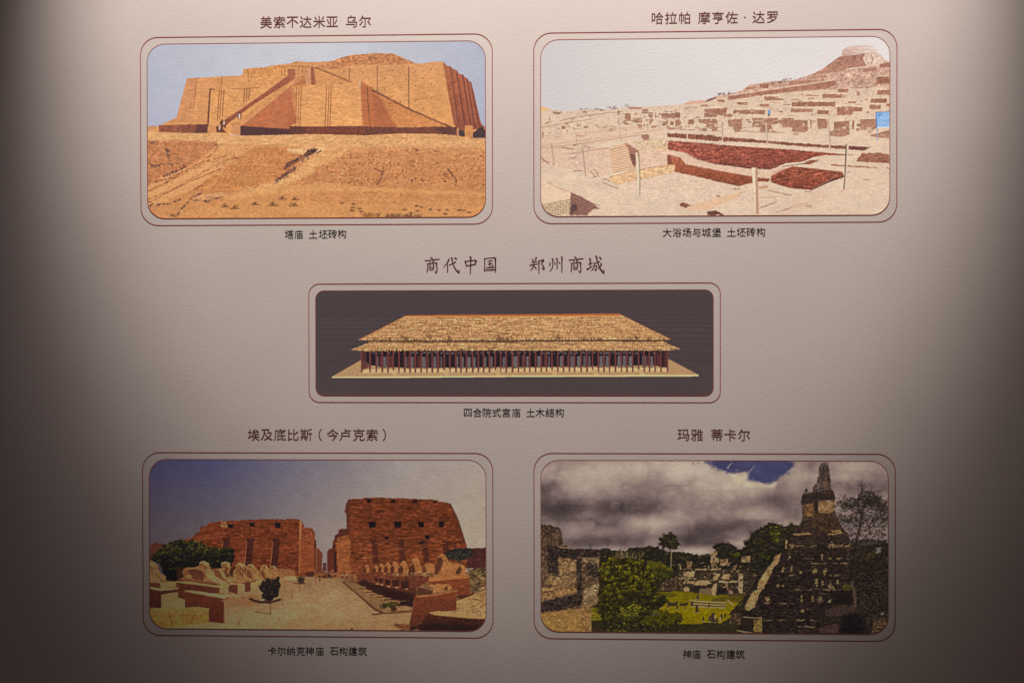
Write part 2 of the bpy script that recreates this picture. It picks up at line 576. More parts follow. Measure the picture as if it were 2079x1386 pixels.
    P.poly(A((1660, 792), (1755, 812), (1560, 940), (1300, 1100), (1010, 1313)) + C((950, 90), (890, 100)) + A((925, 1305), (1130, 1170), (1400, 985)),
           [(166, 98, 74), (150, 88, 66)], f=.06)
    P.poly(A((1745, 815), (1840, 780), (1860, 800), (1700, 912), (1500, 1080), (1210, 1313)) + C((1130, 75), (1105, 85), (1020, 85), (1000, 60)) + A((1130, 1290), (1330, 1120), (1560, 945)),
           (216, 152, 100), f=.05, m=.04)
    P.poly(A((1665, 712), (1745, 715), (1748, 800), (1700, 820), (1662, 790)), (172, 108, 78), f=.05)
    P.poly(A((1690, 915), (1760, 1313)) + C((1640, 90), (1640, 122), (1110, 88), (1130, 75)) + A((1210, 1313), (1500, 1075)),
           [(198, 122, 84), (192, 116, 78)], f=.05, m=.03)
    P.poly(A((1690, 915), (1715, 910), (1760, 1000), (1755, 1313)) + C((1650, 90), (1600, 80)), (176, 106, 72), soft=2.2, alpha=.5)
    P.line(A((1840, 782), (1700, 910), (1210, 1310)), (140, 88, 64), .8, alpha=.8)
    # plinth bands
    P.poly(C((225, 78), (640, 68), (640, 165), (230, 150)), (152, 94, 72), f=.12, m=.08)
    P.poly(C((470, 70), (640, 68), (640, 165), (480, 160)), (132, 80, 66), f=.1, alpha=.6)
    P.poly(C((630, 70), (760, 68), (755, 160), (625, 165)), (104, 64, 60), f=.12)
    P.poly(C((757, 85), (850, 85), (848, 158), (755, 160)), (214, 150, 100), f=.05)
    P.poly(C((848, 85), (900, 85), (960, 160), (850, 158)), (128, 76, 58), f=.1)
    P.poly(C((1020, 85), (1108, 85), (1108, 190), (1020, 170)), (212, 150, 100), f=.05)
    P.poly(C((1108, 84), (1640, 120), (1640, 182), (1110, 192)), (88, 58, 58), f=.12)
    P.poly(C((1640, 88), (2026, 92), (2026, 176), (1640, 182)), (122, 72, 58), f=.14)
    P.poly(C((1640, 90), (1810, 90), (1810, 165), (1640, 180)), (100, 62, 56), f=.12, alpha=.8)
    P.poly(D((0, 92), (520, 86), (530, 188), (0, 176)), (122, 70, 56), f=.14)
    P.poly(D((522, 90), (900, 100), (1530, 95), (1535, 188), (1300, 172), (870, 168), (530, 190)), [(112, 68, 58), (128, 76, 60)], rough=.4, f=.14, hgrad=True)
    P.poly(D((1250, 95), (1530, 100), (1535, 186), (1400, 180)), (92, 64, 62), f=.15, alpha=.6)
    sp = P.mask(D((0, 95), (1300, 100), (1300, 160), (0, 160)))
    P.scatter(sp, 80, [(190, 140, 110)], r=(.4, .8), alpha=.6)
    # fine brick courses over the faces
    for k in range(900):
        x, y = P.rng.uniform(360, 915), P.rng.uniform(140, 262)
        i, j = int((y - P.y0) * SS), int((x - P.x0) * SS)
        c = P.img[i, j]
        if c[0] - c[2] > 60:
            P.line([(x, y), (x + P.rng.uniform(4, 18), y + P.rng.normal(-.3, .3))], c * (.86 if k % 3 else 1.08), .6, alpha=.6)
    # weep holes
    for x, y in ((318, 745), (530, 755), (602, 833), (860, 727), (943, 765), (770, 818), (1013, 826), (858, 882), (943, 922), (774, 945), (1014, 1002), (852, 1022),
                 (946, 1080), (1110, 744), (1290, 718), (1207, 818), (1287, 880), (1116, 904), (1209, 984), (1290, 1041), (1118, 1064), (1206, 1150), (1300, 1203)):
        (px, py), = B((x, y))
        P.dab(px, py, .8, 1.5, (84, 52, 46))
    for x0, xb in ((380, 375), (690, 690), (1038, 1040)):
        P.line(B((x0, 690 if x0 > 400 else 705), (xb, {380: 835, 690: 985, 1038: 1150}[x0])), (108, 68, 58), 1.3)
    # visitors on the stair
    for dx in (0, 8, -6):
        P.dab(486 + dx * .4, 236, 1.3, 6, (225, 205, 195) if dx == 0 else (110, 80, 70))
    P.dab(486, 229.5, 1.4, 1.5, (70, 48, 44))
    for x, y, c in ((448, 250, (70, 50, 50)), (452, 256, (80, 56, 54)), (446, 260, (225, 205, 195)), (455, 250, (220, 200, 190)), (457, 257, (70, 50, 50)), (451, 246, (60, 44, 44)), (449, 263, (95, 70, 64))):
        P.dab(x, y, 1.5, 4, c)
    # ground
    g = C((95, 150), (230, 152), (640, 168), (760, 160), (850, 160), (960, 170), (1108, 192), (1640, 180), (2026, 172)) + D((0, 172), (530, 190), (870, 170), (1300, 172), (1545, 192), (1700, 222), (1850, 226), (1850, 1100)) + C((95, 1100))
    P.poly(g, [(228, 176, 120), (214, 150, 98), (204, 140, 90), (208, 146, 92), (212, 152, 96)], rough=.4, f=.06, m=.025, s=.03, c=.02)
    gm = P.mask(g)
    P.poly(C((95, 165), (700, 190), (1300, 215), (2026, 200)) + D((400, 210), (1850, 240), (1850, 310), (900, 315), (0, 318)) + C((1400, 300), (880, 280), (500, 250), (95, 240)),
           (230, 178, 122), soft=2, alpha=.75, f=.08, s=.06)
    # shaded left slope and dark clods
    P.poly(C((95, 240), (500, 248), (850, 262), (870, 330), (600, 500), (300, 640), (95, 720)), (196, 130, 88), soft=1.5, alpha=.85, f=.12, m=.07)
    P.poly(C((880, 330), (1500, 300), (1830, 330), (1700, 440), (1590, 560), (1500, 690), (1000, 790), (560, 800), (900, 560)), (206, 140, 86), soft=1.5, alpha=.8, f=.12, m=.06)
    # road
    P.poly(C((95, 720), (600, 500), (860, 300), (1250, 260), (1240, 330), (900, 560), (560, 800), (95, 960)), (226, 166, 110), soft=1.5, alpha=.9, f=.06)
    for p, w in ((((100, 720), (380, 640), (700, 470), (860, 340), (860, 290), (800, 265)), 1.6), (((100, 890), (400, 760), (700, 590), (980, 450), (1130, 420)), 1.8),
                 (((110, 920), (300, 820), (560, 690), (900, 550)), 1.2), (((560, 800), (680, 740), (740, 690)), 1.8), (((100, 800), (400, 650), (760, 460), (960, 410)), .9)):
        P.line(C(*p), (172, 110, 72), w * .8, wob=.5, alpha=.5)
        P.crumble(C(*p), (164, 102, 66), w * 1.3, (240, 190, 134), .9)
    for p in (((100, 840), (430, 680), (800, 500)), ((130, 900), (560, 660), (1000, 440))):
        P.line(C(*p), (240, 188, 130), 2, wob=.6, alpha=.55)
    # light fans, gully
    P.poly(C((1450, 700), (1700, 560), (1990, 340)) + D((0, 330), (400, 325), (200, 450), (0, 520)) + C((1900, 600), (1700, 690), (1500, 760), (1000, 830), (1260, 740)), (230, 178, 118), soft=1.8, alpha=.75, f=.1, m=.05)
    P.poly(C((1600, 330), (2026, 322), (2026, 345), (1840, 400), (1650, 370)), (236, 190, 136), soft=.8, f=.1)
    P.line(C((1930, 345), (1850, 365), (1835, 400), (1720, 450), (1650, 490), (1590, 540)), (110, 70, 60), 3.2, wob=.9, f=.3, alpha=.6)
    P.crumble(C((1935, 345), (1850, 370), (1835, 405), (1720, 455), (1650, 495), (1590, 545)), (84, 56, 56), 7.5, (240, 196, 142), 3.6)
    P.poly(C((1830, 345), (1900, 335), (1950, 340), (1900, 385), (1840, 410)), (80, 54, 54), rough=.8, f=.25)
    P.line(C((1700, 540), (1620, 600), (1570, 630), (1500, 680)), (150, 98, 70), 1.4, wob=.9, alpha=.6)
    P.crumble(C((1700, 540), (1620, 600), (1570, 630), (1500, 680)), (92, 60, 56), 6.0, (240, 196, 142), 3.0)
    P.line(C((1800, 410), (1720, 480), (1600, 560)), (178, 108, 66), 3.5, wob=.6, alpha=.8)
    P.line(C((1985, 350), (1940, 380)), (92, 62, 58), 2, wob=.4)
    # wind-worn streaks, light and dark, following the slope
    for k in range(420):
        x, y = P.rng.uniform(300, 985), P.rng.uniform(276, 440)
        L = P.rng.uniform(8, 46)
        t = P.rng.random()
        P.line([(x, y), (x + L * .5, y + P.rng.normal(0, .8)), (x + L, y + P.rng.normal(0, 1.4))], (238, 186, 128) if t < .5 else (168, 106, 66), P.rng.uniform(.7, 1.6), alpha=.34, wob=.4)
    # stones and scrub, thicker in places
    wgt = np.clip(.25 + .5 * P.tex['c'] + .3 * P.tex['l'], 0.02, 1)
    P.scatter(gm, 2600, [(150, 90, 50), (128, 74, 40), (234, 180, 124)], r=(.6, 1.5), flat=.5, alpha=.62, weight=wgt)
    right = P.mask(D((0, 560), (300, 400), (900, 330), (1850, 330), (1850, 740), (900, 740), (300, 740), (0, 680)))
    P.scatter(right, 1100, [(104, 60, 46), (132, 78, 50), (156, 96, 60), (234, 180, 124)], r=(.7, 2.0), flat=.45, ang=(-.8, .1), alpha=.75, weight=np.clip(.4 + .5 * P.tex['c'], .02, 1))
    for p, w in ((((730, 570), (715, 640), (690, 690), (665, 730)), 2.4), (((640, 550), (700, 570), (740, 580)), 1.2), (((1440, 560), (1480, 610), (1530, 670), (1525, 730)), 1.8),
                 (((1380, 650), (1420, 710)), 2.6), (((1150, 660), (1180, 690)), 3.0), (((1030, 660), (1060, 690)), 2.4), (((1080, 650), (1100, 660)), 2.0), (((1390, 600), (1430, 610)), 2)):
        P.crumble(D(*p), (104, 64, 54), w, (228, 172, 118))
    lft = P.mask(C((100, 245), (840, 265), (600, 470), (300, 600), (100, 700)))
    P.scatter(lft, 260, [(120, 74, 56), (150, 94, 66), (222, 164, 116)], r=(.5, 1.3), alpha=.7)
    for p, w in ((((300, 330), (320, 370), (350, 350)), 5), (((320, 380), (335, 430)), 2), (((110, 500), (190, 510)), 5), (((130, 540), (250, 500)), 2), (((280, 630), (400, 580), (510, 530)), 3.4), (((330, 490), (370, 510)), 2.4),
                 (((130, 265), (180, 270)), 2.2), (((590, 890), (680, 880)), 3.6), (((600, 850), (660, 830), (700, 800)), 2.2), (((720, 900), (790, 890)), 3), (((730, 850), (860, 870), (900, 850)), 1.6),
                 (((360, 1060), (430, 1050), (460, 990), (540, 910)), 3.4), (((120, 960), (160, 930)), 4), (((200, 940), (320, 930), (470, 880)), 1.8)):
        P.crumble(C(*p), (86, 60, 56), w, (226, 176, 132))
    P.poly(C((600, 850), (900, 800), (1000, 830), (760, 880), (600, 890)), (228, 178, 130), soft=1, alpha=.5)
    # bottom strip: pale flat, bushes
    P.poly(C((1000, 830), (1500, 740), (2026, 700)) + D((500, 740), (1000, 770), (1845, 800), (1845, 840), (900, 800), (300, 790), (0, 800)) + C((1500, 830), (900, 880)), (228, 172, 108), soft=2, alpha=.6, f=.08)
    P.poly(C((760, 940), (1200, 880), (2026, 910)) + D((300, 930), (1300, 945), (1845, 960), (1845, 1100)) + C((300, 1100), (560, 1000)), (216, 156, 96), soft=2, alpha=.6, f=.07)
    for x, y, s in ((940, 945, 1), (1045, 965, 1.2), (1265, 920, .9), (1460, 930, 1.3), (1680, 935, 1.2), (1560, 860, .8), (1700, 870, .9)):
        for k in range(14):
            a = P.rng.uniform(-.9, .9)
            r = P.rng.uniform(4, 8) * s
            P.line(C((x + P.rng.normal(0, 14 * s), y + 10), (x + math.sin(a) * r * 6, y + 10 - math.cos(a) * r * 5)), (128, 88, 52) if k % 2 else (94, 62, 44), .7, alpha=.7)
        P.line(C((x - 35 * s, y + 16), (x + 45 * s, y + 14)), (98, 64, 50), 2, alpha=.8, wob=.3)
    for x, y in ((290, 920), (415, 930), (405, 968), (485, 978), (398, 1000), (500, 1010), (1040, 1025), (970, 990), (1150, 962), (1245, 988), (1105, 1005), (1340, 995), (1430, 992), (1610, 1000), (1665, 1020), (1410, 1036), (1560, 995), (1100, 950)):
        (px, py), = D((x, y))
        P.dab(px, py, P.rng.uniform(3, 6), P.rng.uniform(1.2, 2), (108, 72, 54), alpha=.85)
    for k in range(40):
        (px, py), = D((P.rng.uniform(510, 690), 1058))
        P.line([(px, py + 2), (px + P.rng.normal(0, 3), py - P.rng.uniform(3, 9))], (120, 78, 48), .8, alpha=.7)
    for k in range(60):
        (px, py), = D((P.rng.uniform(760, 1140), 1062))
        P.line([(px, py + 2), (px + P.rng.normal(0, 2), py - P.rng.uniform(2, 6))], (70, 50, 46), .9, alpha=.8)
    # warm the sunlit brick and earth a little
    warm = np.clip((P.img[..., 0] - P.img[..., 2] - 30) / 40, 0, 1)[..., None]
    P.img *= 1 - warm * np.array((.02, .045, .05), np.float32)
    return P

def paint_bath():
    P = Painting(1095, 76, 1808, 440, 22)
    E, F, G, H = zone(1075, 10, 5.471), zone(1445, 10, 5.471), zone(1075, 240, 5.332), zone(1445, 240, 5.332)
    cream, pink, brown, dbrown = (236, 208, 176), (226, 190, 164), (170, 122, 98), (140, 92, 74)
    red, dred = (136, 72, 54), (96, 52, 46)
    X = np.linspace(0, 1, P.w)[None, :, None]
    Y = np.linspace(0, 1, P.h)[:, None, None]
    P.img[:] = np.array((212, 204, 201), np.float32) * (1 - X) + np.array((232, 222, 217), np.float32) * X
    P.img[:] += np.clip(.45 - np.hypot(X - .45, Y * .6), 0, 1) * 12
    P.keep_sky()
    P.detail = .3
    # ground and town sheet
    town = (E((110, 1190), (140, 1150), (240, 1165), (420, 1180), (700, 1165), (980, 1160), (1100, 1140), (1400, 1125), (1720, 1105), (1790, 1070), (1950, 1085), (2000, 1045), (2079, 1020))
            + F((0, 1035), (80, 1000), (170, 1005), (330, 955), (430, 885), (520, 875), (700, 850), (880, 845), (1030, 800), (1130, 765), (1230, 715), (1310, 655), (1400, 590), (1440, 570),
                (1448, 510), (1500, 475), (1600, 455), (1720, 450), (1810, 470), (1840, 540), (1890, 570), (1930, 625), (1990, 640)) + [(1812, 445), (1092, 445)])
    P.poly(town, [(222, 191, 167), (226, 198, 171), (223, 196, 169)], rough=.3, f=.03, m=.015, c=.015)
    # left knoll and distant trees
    P.poly(E((110, 1130), (160, 1132), (240, 1165), (110, 1190)), (234, 186, 134), f=.05)
    for x, y, rx, ry in ((900, 1140, 10, 4), (950, 1150, 6, 3), (1090, 1125, 12, 4), (740, 1165, 8, 3), (800, 1172, 6, 2.4), (610, 1165, 9, 3), (320, 1200, 9, 3), (280, 1195, 5, 2), (1150, 1150, 9, 3)):
        (px, py), = E((x, y))
        m = np.zeros((P.h, P.w), np.float32)
        for k in range(26):
            P.dab(px + P.rng.normal(0, rx * .5), py + P.rng.normal(0, ry * .5), 1.3, .9, (168, 140, 128) if k % 3 else (118, 92, 84), alpha=.5)
    P.poly(E((1700, 1105), (1790, 1070), (1950, 1060), (1960, 1090), (1750, 1112)), (222, 172, 146), f=.05)
    P.poly(E((1940, 1085), (1980, 1050), (2079, 1018), (2079, 1040), (2000, 1070)), (150, 104, 92), f=.08)
    # citadel hill
    hill = F((0, 1040), (130, 1005), (330, 955), (430, 885), (700, 850), (880, 845), (1030, 800), (1130, 765), (1230, 715), (1310, 655), (1400, 590), (1440, 570), (1700, 540), (1840, 540),
             (1890, 570), (1930, 625), (1990, 640), (1990, 900), (1600, 930), (1000, 960), (400, 1010))
    hm = P.mask(hill, .3)
    P.put(hm, (208, 166, 144), f=.08, m=.08, c=.05)
    P.poly(F((1030, 800), (1130, 765), (1230, 715), (1310, 655), (1400, 590), (1440, 572), (1700, 545), (1680, 590), (1720, 680), (1500, 715), (1370, 750), (1180, 770)),
           [(168, 122, 106), (186, 134, 112)], rough=.3, f=.08, m=.08, s=.05)
    P.poly(F((1700, 545), (1840, 540), (1890, 570), (1930, 625), (1880, 660), (1760, 670), (1720, 680), (1680, 600)), (228, 198, 178), rough=.4, f=.06, m=.05)
    P.line(F((1770, 560), (1790, 610), (1770, 660)), (176, 132, 114), 2, wob=.5)
    P.line(F((1700, 560), (1740, 660)), (200, 160, 140), 1.6, wob=.5)
    # stupa drum, fading into the glare
    P.poly(F((1445, 575), (1448, 510), (1500, 475), (1600, 455), (1720, 450), (1800, 462), (1835, 500), (1840, 540), (1700, 545), (1560, 560)),
           [(200, 164, 150), (216, 186, 170), (226, 202, 188), (230, 212, 202)], hgrad=True, soft=.5, f=.04, s=.04)
    P.line(F((1460, 520), (1600, 500), (1830, 500)), (206, 170, 154), 1.4, alpha=.6, wob=.2)
    P.line(F((1450, 560), (1600, 540), (1830, 540)), (190, 146, 128), 1.4, alpha=.7, wob=.2)
    P.scatter(P.mask(F((1370, 760), (1700, 700), (1970, 720), (1970, 870), (1500, 900), (1360, 850))), 260, [(140, 98, 84), (168, 122, 102), (230, 200, 178)], r=(.6, 2.0), flat=.5, ang=(-.5, .5), alpha=.75)
    P.line(F((1500, 715), (1700, 690), (1990, 650)), (232, 204, 180), 2, wob=.4)
    P.poly(F((1860, 660), (1985, 640), (1985, 690), (1870, 700)), (168, 116, 98), f=.06)
    P.poly(F((1680, 715), (1830, 695), (1835, 730), (1690, 745)), (176, 126, 108), f=.06)
    # long retaining walls on the slope
    for pts, c in ((((180, 1015), (600, 955), (1180, 870), (1370, 840), (1390, 880), (1300, 930), (960, 960), (600, 1000), (180, 1060)), (172, 120, 98)),
                   (((860, 850), (1250, 830), (1240, 855), (860, 895)), (178, 128, 106)), (((1030, 800), (1280, 780), (1270, 815), (1100, 820)), (190, 140, 116)),
                   (((380, 920), (480, 905), (480, 940), (370, 945)), (178, 126, 104)), (((530, 880), (630, 875), (630, 930), (535, 925)), (160, 108, 88)), (((660, 870), (690, 865), (690, 900), (665, 905)), (170, 118, 96)),
                   (((730, 860), (775, 850), (780, 875), (730, 880)), (150, 104, 90))):
        P.poly(F(*pts), c, rough=.3, f=.09, m=.06)
    P.line(F((180, 1010), (600, 950), (1180, 862), (1370, 832)), (238, 212, 184), 1.3, wob=.2)
    P.scatter(P.mask(F((780, 820), (900, 815), (860, 880), (780, 860))), 60, [(130, 94, 84), (170, 132, 116)], r=(.5, 1.2), alpha=.8)
    P.scatter(P.mask(F((70, 985), (150, 985), (150, 1005), (70, 1005))), 40, [(120, 92, 84)], r=(.6, 1.3), alpha=.8)
    P.scatter(P.mask(F((180, 975), (230, 975), (200, 1000), (180, 1000))), 20, [(120, 92, 84)], r=(.6, 1.3), alpha=.8)
    # ruined rooms: shaded wall faces (x0,y0,x1,y1)
    for x0, y0, x1, y1 in ((580, 1020, 740, 1065), (880, 1045, 970, 1060), (1050, 1000, 1190, 1015), (1070, 1035, 1140, 1050), (1230, 995, 1480, 1035), (1610, 960, 1640, 1010), (1835, 945, 1970, 1000),
                           (1770, 1045, 1940, 1090), (60, 1055, 140, 1080), (280, 1085, 400, 1110), (530, 1100, 640, 1135), (740, 1040, 800, 1060), (890, 1085, 1370, 1130), (880, 1150, 1120, 1195), (1390, 1130, 1560, 1225),
                           (1560, 1140, 1670, 1185), (1170, 1170, 1300, 1215), (0, 1150, 170, 1225), (240, 1165, 590, 1215), (800, 1105, 870, 1115), (1510, 1075, 1610, 1095), (950, 1080, 1250, 1088), (1750, 1110, 1880, 1160),
                           (1400, 935, 1520, 975), (1830, 800, 1970, 880), (640, 1075, 730, 1085), (140, 1215, 230, 1245), (830, 1225, 950, 1232), (460, 1275, 920, 1330), (180, 1280, 330, 1320), (0, 1290, 60, 1330), (1170, 1265, 1300, 1330), (1650, 1270, 1830, 1330), (1090, 1280, 1110, 1325), (1940, 1100, 1972, 1130)):
        k = P.rng.uniform(-12, 10)
        P.poly(F((x0, y0 + P.rng.uniform(-6, 6)), (x1, y0 + P.rng.uniform(-6, 6)), (x1 + P.rng.uniform(-8, 8), y1), (x0 + P.rng.uniform(-8, 8), y1)), (172 + k, 122 + k, 98 + k), rough=.35, f=.09, m=.07)
        P.line(F((x0 - 10, y0 - 8), (x1 + 10, y0 - 8)), (242, 216, 186), 1.3, wob=.3, alpha=.8)
    for x0, y0, x1, y1 in ((1060, 1205, 1125, 1290), (1145, 1260, 1250, 1313), (1255, 1165, 1320, 1205), (1320, 1195, 1365, 1260), (1465, 1205, 1620, 1265), (1620, 1195, 1675, 1255), (1940, 1155, 2079, 1250), (1395, 1195, 1405, 1255),
                           (1440, 1290, 1500, 1330), (1760, 1280, 1830, 1330), (1880, 1270, 2079, 1300), (980, 1180, 1000, 1225), (1110, 1140, 1250, 1160), (1900, 1110, 1980, 1130), (1730, 1140, 1800, 1146), (1330, 1285, 1350, 1330), (220, 1240, 225, 1290), (980, 1255, 985, 1330), (1500, 1180, 1600, 1190), (270, 1195, 340, 1215), (590, 1180, 640, 1200)):
        k = P.rng.uniform(-10, 12)
        P.poly(E((x0, y0), (x1, y0 + P.rng.uniform(-5, 5)), (x1, y1), (x0, y1)), (166 + k, 120 + k, 98 + k), rough=.3, f=.09, m=.06)
        P.line(E((x0 - 8, y0 - 8), (x1 + 8, y0 - 8)), (242, 218, 188), 1.2, wob=.3, alpha=.7)
    for x0, y0, x1, y1 in ((1035, 0, 1100, 30), (1120, 0, 1220, 45), (1170, 70, 1220, 115), (1232, 65, 1252, 115), (1440, 35, 1500, 85), (1580, 20, 1640, 110), (1720, 15, 1780, 70), (860, 110, 905, 145), (915, 110, 930, 148), (345, 85, 390, 120), (395, 130, 410, 150), (135, 150, 152, 220), (1525, 30, 1560, 80), (1300, 20, 1335, 45)):
        P.poly(G((x0, y0), (x1, y0), (x1, y1), (x0, y1)), (168, 122, 100), rough=.3, f=.09, m=.06)
    # front row of broken walls along the court
    for pts in (((0, 30), (60, 20), (60, 130), (0, 140)), ((175, 20), (240, 20), (235, 95), (180, 85)), ((240, 10), (325, 20), (330, 120), (380, 145), (230, 145)), ((440, 0), (890, 0), (890, 105), (760, 100), (760, 60), (560, 60), (560, 105), (440, 100)),
                ((540, 75), (640, 75), (660, 130), (720, 155), (510, 150)), ((900, 20), (1035, 25), (1045, 160), (860, 145)), ((1145, 30), (1255, 20), (1250, 115), (1145, 120)), ((1065, 25), (1082, 25), (1080, 110), (1068, 110)),
                ((1325, 40), (1490, 30), (1490, 180), (1400, 205), (1250, 190), (1320, 120)), ((1610, 20), (1785, 10), (1785, 135), (1605, 125)), ((1520, 25), (1545, 25), (1540, 125), (1515, 120)), ((1700, 190), (1920, 130), (1920, 220), (1800, 215))):
        P.poly(H(*pts), [(168, 120, 96), (178, 132, 108)], rough=.3, f=.09, m=.06)
    P.poly(G((1830, 15), (2026, 10), (2026, 140), (1950, 110), (1850, 95)), (172, 126, 102), rough=.3, f=.09, m=.06)
    P.poly(G((1780, 60), (1890, 50), (1920, 85), (1880, 110), (1760, 105)), (226, 200, 172), rough=.3, f=.05)
    P.line(H((0, 140), (380, 150), (800, 160)), (150, 108, 90), 1.4, wob=.5, alpha=.6)
    P.line(G((1580, 118), (1740, 128), (1880, 122)), (160, 112, 92), 2, wob=.5, alpha=.8)
    # rows of small broken rooms between the larger walls
    for k in range(300):
        u = P.rng.random()
        x = P.rng.uniform(1102, 1800)
        top = np.interp(x, [1100, 1400, 1480, 1600, 1700, 1800], [226, 212, 200, 182, 160, 150])
        bot = np.interp(x, [1100, 1330, 1360, 1800], [290, 262, 268, 288])
        y = top + (bot - top) * u ** .8 * .92
        w = P.rng.uniform(3, 9) * (.6 + .9 * u)
        h = P.rng.uniform(1.4, 4.2) * (.6 + 1.0 * u)
        sh = 12 * P.rng.normal()
        t = P.rng.random()
        if t < .42:
            P.poly([(x, y), (x + w, y + P.rng.normal(0, .5)), (x + w, y + h), (x, y + h)], (176 + sh, 130 + sh, 106 + sh), rough=.25, step=1.5, alpha=.85, f=.08)
            P.line([(x - 1, y - .8), (x + w + 1, y - .8)], (236, 212, 184), 1.1, alpha=.8)
        elif t < .75:
            P.poly([(x, y), (x + w, y - .4), (x + w * 1.1, y + h * .8), (x - w * .1, y + h * .8)], (230, 205, 176), rough=.25, step=1.5, alpha=.85, f=.04)
            P.line([(x + w, y), (x + w * 1.1, y + h)], (150, 106, 86), 1.0, alpha=.7)
        else:
            P.line([(x, y), (x + w * 1.4, y + P.rng.normal(0, .5))], (150, 108, 88), .9, alpha=.75, wob=.2)
    # fine rubble marks over the town
    tm = P.mask(E((110, 1200), (1000, 1170), (1950, 1110), (2079, 1060), (2079, 1313)) + G((2026, 110), (1000, 200), (115, 300)))
    P.scatter(tm, 520, [(170, 128, 104), (196, 156, 130), (140, 100, 84)], r=(.4, 1.3), flat=.35, ang=(-.25, .1), alpha=.6)
    tm = P.mask(F((0, 1050), (900, 970), (1970, 900), (1970, 1250), (0, 1313)))
    P.scatter(tm, 520, [(178, 132, 108), (240, 214, 184), (140, 98, 82)], r=(.5, 1.8), flat=.4, ang=(-.3, .1), alpha=.6)
    P.line(E((340, 1290), (600, 1230), (900, 1200), (1010, 1195)), (150, 108, 88), 1.3, wob=.9, alpha=.8)
    # left terraces with kerbs
    P.poly(G((115, 200), (500, 150), (1000, 90), (1450, 105), (1490, 160), (1000, 240), (500, 300), (115, 370)), pink, soft=1, alpha=.45, f=.05)
    for p, c, w in ((((115, 305), (500, 255), (980, 190), (1450, 120)), (198, 150, 120), 1.2), (((115, 330), (490, 285), (990, 215), (1200, 180)), (170, 118, 92), 1.3), (((115, 360), (500, 300), (850, 260)), (214, 168, 134), 1.4), (((115, 385), (400, 340), (850, 320)), (204, 160, 130), 1),
                    (((130, 100), (350, 60), (680, 10)), (180, 136, 110), 1.4), (((115, 200), (300, 190), (700, 150), (1300, 80)), (206, 166, 138), 1)):
        P.line(G(*p), c, w, wob=.35, alpha=.85)
    P.poly(G((1210, 180), (1290, 175), (1300, 240), (1245, 240), (1210, 215)), (162, 116, 96), f=.07)
    P.poly(G((115, 400), (600, 340), (860, 320), (900, 400), (860, 640), (640, 600), (300, 520), (115, 490)), (224, 186, 162), soft=1, alpha=.75, f=.06, m=.03)
    for p, w in ((((130, 430), (160, 460), (205, 485)), 2.4), (((350, 320), (430, 330), (480, 340)), 1.8), (((430, 440), (510, 425)), 1.3), (((480, 575), (560, 570)), 1.6), (((700, 560), (745, 605)), 1.6), (((660, 570), (720, 640)), 1.4), (((800, 660), (900, 690)), 1.8), (((790, 695), (960, 762)), 1.4),
                 (((660, 650), (740, 625), (760, 640)), 1.2), (((480, 290), (510, 290)), 2.4), (((430, 390), (860, 320)), 1), (((590, 300), (660, 330)), 1.2)):
        P.line(G(*p), (130, 92, 76), w, wob=.5, alpha=.8)
    # stair
    P.poly(G((870, 330), (1030, 270), (1100, 420), (1140, 540), (900, 600), (880, 480)), (226, 186, 152), f=.05)
    for k in range(11):
        t = k / 10
        P.line(G((885 + 12 * t, 345 + 245 * t), (1040 + 100 * t, 305 + 245 * t)), (176, 124, 92), 1.3, wob=.3, alpha=.85)
        P.line(G((885 + 12 * t, 357 + 245 * t), (1040 + 100 * t, 317 + 245 * t)), (244, 210, 172), 1.1, wob=.3, alpha=.8)
    P.poly(G((1030, 262), (1180, 350), (1180, 420), (1150, 500), (1140, 540), (1110, 480), (1070, 350)), (168, 116, 98), rough=.5, f=.08)
    P.poly(G((1085, 390), (1140, 390), (1150, 540), (1110, 490)), (126, 84, 74), rough=.6, f=.1)
    P.poly(G((1090, 245), (1490, 220), (1500, 300), (1490, 340), (1190, 350)), (224, 194, 160), rough=.3, f=.06)
    rub = P.mask(G((1090, 245), (1490, 220), (1500, 330), (1190, 350)))
    P.scatter(rub, 150, [(168, 118, 88), (150, 104, 84), (246, 220, 186)], r=(.5, 1.8), flat=.35, ang=(-.2, .4), alpha=.75)
    P.poly(G((1340, 340), (1500, 320), (1490, 350), (1400, 355)), (230, 188, 130), f=.1, alpha=.8)
    P.poly(G((1190, 352), (1490, 345), (1490, 505), (1200, 565)), (228, 190, 166), f=.05, s=.03, m=.03)
    P.poly(G((860, 645), (1150, 570), (1490, 505), (1575, 508), (1570, 585), (1200, 660), (940, 722), (880, 690)), (230, 186, 142), f=.08, m=.07, s=.05)
    P.line(G((870, 640), (1150, 565), (1480, 508)), (188, 136, 100), 1.2, wob=.4)
    P.line(G((940, 722), (1200, 662), (1570, 585)), (200, 150, 116), 1, wob=.3, alpha=.7)
    # pool floor
    P.poly(G((960, 725), (1570, 585), (2026, 685)) + H((0, 680), (300, 735), (430, 690), (440, 900), (0, 980)) + G((1650, 920), (1200, 850)), (226, 197, 171), soft=.6, f=.04, m=.03)
    for p in (((1250, 690), (1300, 730)), ((1300, 760), (1700, 720), (2026, 700)), ((1400, 800), (1900, 760))):
        P.line(G(*p), (200, 160, 132), .8, wob=.3, alpha=.6)
    # kerb course behind the pool
    P.poly(G((1485, 165), (1700, 170), (2026, 190)) + H((0, 195), (140, 205), (500, 235), (900, 270), (1300, 295), (1720, 318), (1640, 350), (1300, 325), (900, 300), (500, 265), (0, 245)) + G((1700, 225), (1490, 205)),
           [(140, 88, 70), (132, 84, 70)], rough=.6, f=.15, m=.08)
